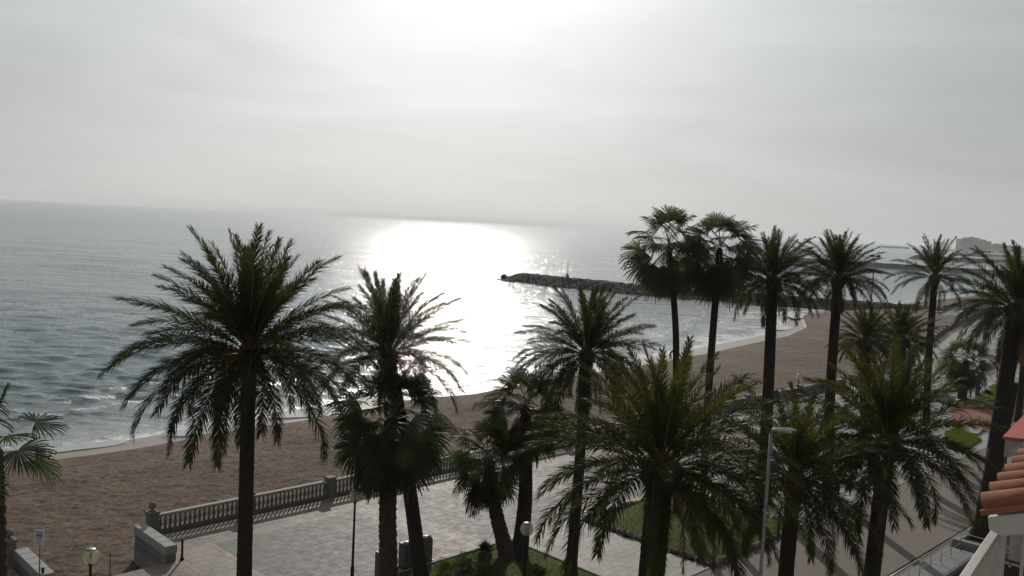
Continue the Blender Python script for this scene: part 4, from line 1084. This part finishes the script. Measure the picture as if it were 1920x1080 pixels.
for i, (px, h, wd, dp, lab) in enumerate(blds):
    Y_ = (2720 if h < 15 else 2850)+rg_.uniform(-20, 20); q = atY(px, 462, Y_); r = empty('town_building', (q.x, q.y, 2))
    MB().box(-wd/2, wd/2, 0, dp, -4, h).build('wall', M['bay'] if (i % 3) else M['bay2'], r)
    MB().box(-wd/2-.5, wd/2+.5, -.5, dp+.5, h+.01, h+1.2).build('roof', M['bay2'], r)
    MB().box(-wd/6, wd/6, dp*.3, dp*.6, h+1.21, h+4).build('roof_house', M['bay'], r)
    for fz in range(int(h//6)):
        MB().box(-wd/2+2, wd/2-2, -.35, -.05, 2.5+6*fz, 4.3+6*fz).build('window_band', M['glass'], r)
    tag(r, lab, 'building', 'buildings of the distant town')

for i in range(16):
    q = atY(1806+i*7.4+rg_.uniform(-2, 2), 462, 2665+rg_.uniform(-12, 12)); r = empty('town_house', (q.x, q.y, 1)); wd, h = rg_.uniform(7, 13), rg_.uniform(5, 9)
    MB().box(-wd/2, wd/2, 0, 9, -3, h).build('wall', M['plaster'], r); MB().box(-wd/2-.3, wd/2+.3, -.3, 9.3, h+.01, h+.9).build('roof', M['terracotta'], r)
    tag(r, 'small pale house at the foot of the distant town', 'house', 'small pale houses of the distant town')
# ---------------------------------------------------------------- far promenade items
# concrete path out to the breakwater and the car on it
pth = sheet('path', [(96, 207, 0), (150, 236, 0), (160, 222, 0), (112, 196, 0)], M['band'], -.9); tag(pth, kind='structure')
rp = MB().add([(*at(1742, 592, -.9)[:2], -1.6), (*at(1806, 592, -.9)[:2], -1.6), (*at(1806, 582, -.9)[:2], .2), (*at(1782, 584, -.9)[:2], .1), (*at(1806, 596, -.9)[:2], -1.7)], [(0, 1, 2, 3), (0, 3, 2, 4)])
tag(rp.build('ramp', M['concrete']), kind='structure')
p = at(1786, 578, -.9); r = empty('parked_car', p, R(20))
prof = [(-2.1, .25), (-2.1, .7), (-1.5, .85), (-1.0, 1.35), (.5, 1.38), (1.2, .9), (2.0, .78), (2.1, .25)]
vs = [(x, -.85, z) for x, z in prof]+[(x, .85, z) for x, z in prof]; k = len(prof)
MB().add(vs, [tuple(range(k)), tuple(range(2*k-1, k-1, -1))]+[(i, k+i, k+(i+1) % k, (i+1) % k) for i in range(k)]).build('body', M['car'], r)
for x in (-1.3, 1.3):
    for y in (-.88, .88): MB().tube([(x, y-.1, .33), (x, y+.1, .33)], .33, 12).build('wheel', M['rubber'], r)
tag(r, 'tiny dark car parked on the pale strip above the far beach', 'car')
# red excavation, orange netting, kerb slab, far lawns, russet tree
re_ = [at(1778, 752), at(1862, 757), at(1930, 770), at(1930, 800), at(1862, 812), at(1790, 800)]
tag(sheet('excavated_ground', re_, M['redearth'], -.006), kind='structure')
def lawnpoly(name, pts, label):
    w_ = [at(*p) for p in pts]; c = sum(w_, Vector())/len(w_); r = empty(name, (c.x, c.y, 0))
    mb = MB(); kk = len(w_)
    inn = [(v-c)*.96+c for v in w_]
    mb.add([(v.x-c.x, v.y-c.y, -.05) for v in w_]+[(v.x-c.x, v.y-c.y, .06) for v in inn]+[(0, 0, .09)], [(i, (i+1) % kk, kk+(i+1) % kk, kk+i) for i in range(kk)]+[(kk+i, kk+(i+1) % kk, 2*kk) for i in range(kk)])
    mb.build('turf', M['soil'], r, True); V, Fs = [], []
    tri = [(0, i, i+1) for i in range(1, kk-1)]
    for t_ in range(9000):
        a_, b_, d_ = random.choice(tri); u1, u2 = random.random(), random.random()
        if u1+u2 > 1: u1, u2 = 1-u1, 1-u2
        q = inn[a_]+(inn[b_]-inn[a_])*u1+(inn[d_]-inn[a_])*u2-c; an = random.uniform(0, 6.3); j = len(V)
        V += [(q.x-.03*math.cos(an), q.y-.03*math.sin(an), .05), (q.x+.03*math.cos(an), q.y+.03*math.sin(an), .05), (q.x, q.y, .05+random.uniform(.08, .2))]; Fs.append((j, j+1, j+2))
    tag(link('grass', V, Fs, M['grass'], r), kind='stuff'); tag(r, label, 'lawn')
lawnpoly('lawn_bed', [(1822, 748), (1860, 722), (1925, 716), (1930, 745), (1930, 768), (1862, 758)], 'bright far lawn between the blue bin and the right edge')
lawnpoly('lawn_bed', [(1770, 812), (1800, 800), (1842, 826), (1805, 850), (1772, 840)], 'small green lawn wedge behind the dense foreground palm, left of the leaning trunk')
kb = empty('kerb_line', at(1785, 750)); 
def strip(pts, wd, z0, z1, name, m, parent):
    for (a_, b_) in zip(pts, pts[1:]):
        p_, q_ = at(*a_)-Vector(parent.location), at(*b_)-Vector(parent.location); d = (q_-p_).normalized(); nn = Vector((-d.y, d.x, 0))*wd
        MB().add([p_-nn+Vector((0, 0, z0)), q_-nn+Vector((0, 0, z0)), q_+nn+Vector((0, 0, z0)), p_+nn+Vector((0, 0, z0)), p_-nn+Vector((0, 0, z1)), q_-nn+Vector((0, 0, z1)), q_+nn+Vector((0, 0, z1)), p_+nn+Vector((0, 0, z1))],
                 [(3, 2, 1, 0), (4, 5, 6, 7), (0, 1, 5, 4), (1, 2, 6, 5), (2, 3, 7, 6), (3, 0, 4, 7)]).build(name, m, parent)
strip([(1778, 752), (1808, 747), (1835, 752), (1862, 758)], .5, -.05, .12, 'kerb_stone', M['band'], kb); tag(kb, 'pale kerb along the far edge of the red excavated earth', 'kerb')
sl_ = empty('concrete_slab', at(1822, 808)); q4 = [at(1798, 803), at(1845, 806), at(1834, 816), at(1815, 815)]
mb = MB(); mb.prism([((v-Vector(sl_.location)).x, (v-Vector(sl_.location)).y) for v in q4], -.02, .15); mb.build('slab', M['stonelight'], sl_); tag(sl_, 'flat pale slab lying at the corner of the orange netting', 'slab')
def netting(pts, label):
    o0 = at(*pts[0]); r = empty('safety_netting', o0); mb = MB()
    for (a_, b_) in zip(pts, pts[1:]):
        p_, q_ = at(*a_)-o0, at(*b_)-o0; k = max(2, int((q_-p_).length/1.6))
        for i in range(k+1):
            c = p_.lerp(q_, i/k); MB().tube([(c.x, c.y, 0), (c.x, c.y, 1.1)], .025, 5).build('stake', M['rust'], r)
        for h in range(9): mb.tube([p_+Vector((0, 0, .15+h*.11)), p_.lerp(q_, .5)+Vector((0, 0, .10+h*.10)), q_+Vector((0, 0, .15+h*.11))], .013, 3, False)
        m_ = int((q_-p_).length/.16)
        for i in range(m_): c = p_.lerp(q_, i/m_); mb.tube([c+Vector((0, 0, .12)), c+Vector((0, 0, 1.04))], .010, 3, False)
    tag(mb.build('net', M['orange'], r), kind='stuff'); tag(r, label, 'safety fence')
netting([(1800, 800), (1835, 805), (1865, 812)], 'orange safety netting along the near edge of the red earth left of the leaning trunk')
netting([(1885, 775), (1905, 772), (1925, 778)], 'orange safety netting right of the leaning trunk above the red coping')
def tree(p, h, rad, m, label, seed, nleaf=3500, size=.16):
    r = empty('small_tree', p); mb = MB().tube([(0, 0, 0), (.1, 0, h*.3), (0, .05, h*.55)], [.16, .12, .09], 8)
    mb.build('trunk', M['wood'], r, True); mb = MB(); rg_ = random.Random(seed)
    for i in range(9):
        a_ = i*2.4; mb.tube([(0, .05, h*.5), (rad*.35*math.cos(a_), rad*.35*math.sin(a_), h*.68), (rad*.75*math.cos(a_), rad*.75*math.sin(a_), h*rg_.uniform(.75, .95))], [.06, .04, .012], 5)
    mb.build('branches', M['wood'], r); leafcloud((0, 0, h*.78), rad, nleaf, size, m, 'crown', r, .75, seed, 22); tag(r, label, 'tree')
tree(at(1872, 745), 4.6, 1.9, M['redleaf'], 'small russet leaved tree left of the leaning trunk on the far lawn', 3)
tree(at(1925, 725), 5.0, 2.2, M['bush'], 'olive green tree at the right edge behind the leaning trunk', 8)
shrub(at(1775, 730), 1.3, 'rounded dark bush beside the short fan palm trunk', M['bush'], 1600, .12, seed=21, stem=.1)
# pale planter tub and bench-like bits by the bush
p = at(1776, 756); r = empty('planter_tub', p); MB().lathe([(.5, 0), (.62, .5), (.66, .78), (.6, .8), (.55, .7)], 16).build('tub', mat('pale_green_plastic', (.30, .38, .34), .6, noise=(4, .5, 3)), r, True); leafcloud((0, 0, .8), .35, 160, .12, M['bush'], 'plant', r, .5, 4, 6)
tag(r, 'pale green tub in front of the rounded dark bush', 'planter')
p = at(1764, 752); r = empty('planter_tub', p); MB().lathe([(.42, 0), (.55, .45), (.6, .62), (.54, .64), (.5, .56)], 16).build('tub', mat('peach_plastic', (.5, .28, .2), .6), r, True); leafcloud((0, 0, .65), .3, 120, .1, M['bush'], 'plant', r, .5, 5, 6)
tag(r, 'peach coloured tub beside the pale green tub', 'planter')
def bench(p, rz, label):
    r = empty('bench', p, rz)
    for i in range(4): MB().box(-.8, .8, -.22+.12*i, -.13+.12*i, .43, .46).build('slat', M['galv'], r)
    for i in range(3): MB().box(-.8, .8, .26+.02*i, .29+.02*i, .55+.13*i, .64+.13*i).build('slat', M['galv'], r)
    for x in (-.65, .65):
        MB().box(x-.03, x+.03, -.2, .24, .0, .427).build('leg', M['iron'], r); MB().box(x-.03, x+.03, .27, .30, .43, .55).build('arm', M['iron'], r)
    tag(r, label, 'bench')
bench(at(1852, 738), R(60), 'slatted bench on the far plaza right of the blue bin')
bench(at(1708, 697), R(200), 'bench under the low olive palm at the far plaza edge')

# ---------------------------------------------------------------- people
def person(p, rz, joints, radii, edges, label, hair=True, name='person'):
    me = bpy.data.meshes.new('body'); me.from_pydata(joints, edges, []); o = bpy.data.objects.new(name, me); C.objects.link(o)
    o.location = p; o.rotation_euler = (0, 0, rz); m_ = o.modifiers.new('Skin', 'SKIN'); m_.use_smooth_shade = True
    for i, v in enumerate(me.skin_vertices[0].data): v.radius = (radii[i], radii[i]*.85); v.use_root = (i == 0)
    s_ = o.modifiers.new('Sub', 'SUBSURF'); s_.levels = 1; s_.render_levels = 2; me.materials.append(M['jacket'])
    tag(o, label, 'person'); return o
# bending figure at the waterline: pelvis, waist, chest, neck, head, hips, knees, feet, shoulders, elbows, hands
J = [(0, 0, .92), (.06, 0, 1.06), (.28, 0, 1.30), (.40, 0, 1.42), (.50, 0, 1.52), (.54, 0, 1.60),
     (-.02, .10, .88), (.02, .13, .50), (-.06, .14, .06), (.08, .15, .03), (-.02, -.10, .88), (.12, -.12, .50), (.10, -.13, .06), (.24, -.14, .03),
     (.30, .19, 1.30), (.42, .23, 1.05), (.50, .18, .82), (.30, -.19, 1.30), (.45, -.22, 1.05), (.56, -.17, .84)]
ED = [(0, 1), (1, 2), (2, 3), (3, 4), (4, 5), (0, 6), (6, 7), (7, 8), (8, 9), (0, 10), (10, 11), (11, 12), (12, 13), (2, 14), (14, 15), (15, 16), (2, 17), (17, 18), (18, 19)]
RD = [.15, .14, .16, .06, .095, .09, .10, .075, .05, .045, .10, .075, .05, .045, .07, .05, .04, .07, .05, .04]
pp = at(1256, 676, SEA+.05); person(pp, R(10), J, RD, ED, 'person in dark clothes bending forward at the waterline beside a slim palm trunk')
J2 = [(0, 0, .55), (0, 0, .72), (-.05, 0, 1.0), (-.02, 0, 1.12), (.0, 0, 1.22), (.02, 0, 1.32), (.05, .1, .52), (.42, .12, .50), (.44, .13, .08), (.54, .13, .05), (.05, -.1, .52), (.42, -.12, .50), (.44, -.13, .08), (.54, -.13, .05),
      (-.04, .18, 1.0), (.04, .22, .78), (.22, .16, .66), (-.04, -.18, 1.0), (.04, -.22, .78), (.22, -.16, .66)]
person(at(1708, 697), R(110), J2, RD, ED, 'person in dark clothes sitting on the bench at the far plaza edge')

# ---------------------------------------------------------------- stair pit, steel railing, planter at the lower right
pit = empty('stair_pit', P(10, -24.1), ROT)     # local x = s, y = t
def pb(x0, x1, y0, y1, z0, z1, name, m, ch=0): MB().box(x0, x1, y0, y1, z0, z1, ch).build(name, m, pit)
x = 0.0
while x < 18.6: pb(x+.003, min(x+1.55, 18.7)-.003, -.90, .42, -.12, .09, 'coping_slab', M['concrete'], .01); x += 1.55
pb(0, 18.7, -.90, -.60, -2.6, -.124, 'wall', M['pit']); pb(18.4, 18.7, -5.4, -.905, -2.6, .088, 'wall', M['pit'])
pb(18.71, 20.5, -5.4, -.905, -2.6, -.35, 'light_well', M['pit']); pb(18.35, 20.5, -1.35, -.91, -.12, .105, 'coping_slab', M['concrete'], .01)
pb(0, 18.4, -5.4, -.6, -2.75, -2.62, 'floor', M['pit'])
for i in range(9): pb(7.5+.0, 12.5, -4.9, -3.0-.001, -2.61+.0, -2.45, 'landing', M['concrete']) if i == 0 else pb(12.5+.3*(i-1), 12.8+.3*(i-1)-.003, -4.9, -3.0, -2.61, -2.45+.16*i, 'step', M['concrete'])
tag(pit, 'sunken concrete stair pit with dark walls beside the steel railing', 'stairwell')
def railing(name, pts, label, h=.86, closed=None, sp=1.28):
    o0 = Vector(pts[0]); r = empty(name, o0); Q = [Vector(p)-o0 for p in pts]
    MB().tube([q+Vector((0, 0, h)) for q in Q], .024, 8).build('handrail', M['steel'], r, True)
    MB().tube([q+Vector((0, 0, h*.45)) for q in Q], .013, 6).build('midrail', M['steel'], r, True)
    for a_, b_ in zip(Q, Q[1:]):
        k = max(1, round((b_-a_).length/sp))
        for i in range(k+1):
            c = a_.lerp(b_, i/k); o = MB().tube([(0, 0, 0), (0, 0, h)], .019, 8).build('post', M['steel'], r, True); o.location = c
            f = MB().lathe([(.055, 0), (.055, .012), (.025, .02)], 10).build('foot', M['steel'], r, True); f.location = c
    tag(r, label, 'railing'); return r
railing('railing', [P(13.2, -24.3, .09), P(28.4, -24.3, .09), P(28.4, -25.5, .09), P(27.6, -28.6, .09)], 'stainless steel railing along the sunken stair pit')
railing('railing', [P(31.6, -23.9, .1), P(31.6, -27.6, .1)], 'short stainless railing in front of the leaning palm trunk', sp=1.8)
pl = empty('planter', P(29.2, -27.2), ROT)
for nm, b_ in (('kerb', (0, 4.6, 3.2, 3.6)), ('kerb', (0, .4, 0, 3.197)), ('kerb', (4.2, 4.6, 0, 3.197)), ('kerb', (.403, 4.197, 0, .4))):
    MB().box(*b_, -.1, .32, .01).build(nm, M['concrete'], pl)
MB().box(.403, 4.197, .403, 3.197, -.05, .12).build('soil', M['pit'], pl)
tag(pl, 'concrete planter round the foot of the leaning palm trunk', 'planter')
tag(sheet('courtyard', [P(30.5, -60), P(30.5, -29.52), P(10, -29.52), P(10, -60)], M['concrete'], -.06), kind='structure')

# ---------------------------------------------------------------- neighbouring balcony, tiles, coping (lower right, a few metres away)
A37 = R(37); DB = Vector((math.sin(A37), math.cos(A37), 0)); NI = Vector((math.cos(A37), -math.sin(A37), 0))   # along the facade, and inland
def frame(o, name): r = empty(name, o); r.rotation_euler = (0, 0, math.atan2(NI.y, NI.x)); return r          # local x inland, local y along the facade
t1 = atY(1848, 950, 4.3)
rf = frame(t1, 'tiled_roof'); SL = R(21)
for k in range(7):
    y = .25*k; me = MB(); prof = []
    R0 = .072; vs = []; nseg = 10
    for seg, (xa, xb) in enumerate(((0, .46), (.44, .92), (.90, 1.4))):
        vs = []
        for xx, rr_ in ((xa, R0), (xb, R0*.86)):
            for rad in (rr_, rr_-.014):
                for j in range(nseg+1):
                    t = math.pi*j/nseg; vs.append(Vector((xx, y+rad*math.cos(t), rad*math.sin(t)+.0+seg*.004)))
        mt = Matrix.Rotation(-SL, 4, 'Y'); vs = [mt @ v for v in vs]; n1_ = nseg+1; fs = []
        for j in range(nseg):
            fs += [(j, j+1, 2*n1_+j+1, 2*n1_+j), (n1_+j, 3*n1_+j, 3*n1_+j+1, n1_+j+1), (j, n1_+j, n1_+j+1, j+1), (2*n1_+j, 2*n1_+j+1, 3*n1_+j+1, 3*n1_+j)]
        link('roof_tile', vs, fs, M['terracotta'], rf, True)
    vs = []
    if k < 6:
        link('channel_tile', [mt @ Vector((xx, y+.125+.095*math.cos(math.pi*j/6), -.01-.03*math.sin(math.pi*j/6))) for xx in (-.02, 1.4) for j in range(7)], [(j, 7+j, 8+j, j+1) for j in range(6)], M['terracotta'], rf, True)
mt = Matrix.Rotation(-SL, 4, 'Y')
MB().box(-.012, 1.42, -.098, -.078, -.022, .004, mtx=mt).build('edge_tile', M['terracotta'], rf)
mb = MB(); pr = [(.025, -.028), (1.4, .50), (1.4, .40), (.09, -.105), (.035, -.085)]
vs = [(x_, -.085, z) for x_, z in pr]+[(x_, 1.62, z) for x_, z in pr]; k = 5
mb.add(vs, [tuple(range(k)), tuple(range(2*k-1, k-1, -1))]+[(i, (i+1) % k, k+(i+1) % k, k+i) for i in range(k)]).build('eaves_slab', M['plaster'], rf)
tag(rf, 'terracotta tiled roof edge with white plaster eaves at the lower right corner', 'roof')
t2 = atY(1881, 817, 6.3); cw = frame(t2, 'parapet_wall')
mb = MB(); pr = [(0, 0), (1.6, .10), (1.6, .06), (0, -.02)]
MB().add([(x_, -.03, z) for x_, z in pr]+[(x_, 3.4, z) for x_, z in pr], [(0, 3, 2, 1), (4, 5, 6, 7), (0, 1, 5, 4), (1, 2, 6, 5), (2, 3, 7, 6), (3, 0, 4, 7)]).build('coping', M['redpaint'], cw)
MB().box(.015, 1.6, 0, 3.35, -.15, -.023).build('upper_course', M['plasterdirty'], cw); MB().box(.10, 1.6, .03, 3.3, -.9, -.152).build('wall', M['plasterdirty'], cw)
tag(cw, 'stained white parapet wall with a flat red coping at the right edge', 'wall')
t3 = atY(1882, 972, 4.8); rl = frame((t3.x, t3.y, 0), 'balcony_railing'); z = t3.z
MB().box(-.022, .022, -3.2, .03, z-.028, z, .004).build('top_rail', M['whitepaint'], rl); MB().box(-.015, .015, -3.2, .0, z-.95, z-.92).build('bottom_rail', M['whitepaint'], rl)
MB().box(.024, 1.5, -.010, .020, z-.028, z-.002, .004).build('top_rail', M['whitepaint'], rl); MB().box(.03, 1.5, -.01, .01, z-.95, z-.92).build('bottom_rail', M['whitepaint'], rl)
MB().box(-.022, .022, -.022, .022, z-1.05, z-.029).build('corner_post', M['whitepaint'], rl)
for i in range(28): MB().box(-.008, .008, -.11-.11*i, -.094-.11*i, z-.919, z-.029).build('bar', M['whitepaint'], rl)
for i in range(13): MB().box(.10+.11*i, .116+.11*i, -.006, .010, z-.919, z-.029).build('bar', M['whitepaint'], rl)
tag(rl, 'white painted metal balcony railing in the lower right corner', 'railing')
bd = frame((0, 0, 0), 'neighbour_building'); xi = (Vector(t1)-Vector((0, 0, 0))).dot(NI)
nd = -.55   # facade line, measured seaward of the viewer
MB().box(.75, 9, -14, 14, -.05, 12.0).build('lower_wall', M['plaster'], bd); MB().box(.75, 9, 5.0, 14, 12.003, 13.9).build('upper_wall', M['plaster'], bd)
s0 = Vector((t3.x, t3.y, 0)); lx, ly = s0.dot(NI), s0.dot(DB)
MB().box(lx-.03, .747, ly-3.25, ly+.04, z-1.2, z-1.052).build('balcony_slab', M['plaster'], bd)
MB().box(.75, 9, -14, 1.2, 12.003, 18).build('upper_wall', M['plaster'], bd)
tag(bd, 'pale plastered apartment building the photograph is taken from', 'building')

# ---------------------------------------------------------------- haze
mh_ = bpy.data.materials.new('haze'); mh_.use_nodes = True; n, l = mh_.node_tree.nodes, mh_.node_tree.links
n.remove(n['Principled BSDF']); pv = n.new('ShaderNodeVolumePrincipled'); pv.inputs['Color'].default_value = (.92, .94, .95, 1)
pv.inputs['Density'].default_value = 1.1e-4; pv.inputs['Anisotropy'].default_value = .2
l.new(pv.outputs[0], n['Material Output'].inputs['Volume'])
hz = MB().box(-43000, 43000, -7000, 43000, -5, 66).build('haze', mh_); tag(hz, kind='stuff')
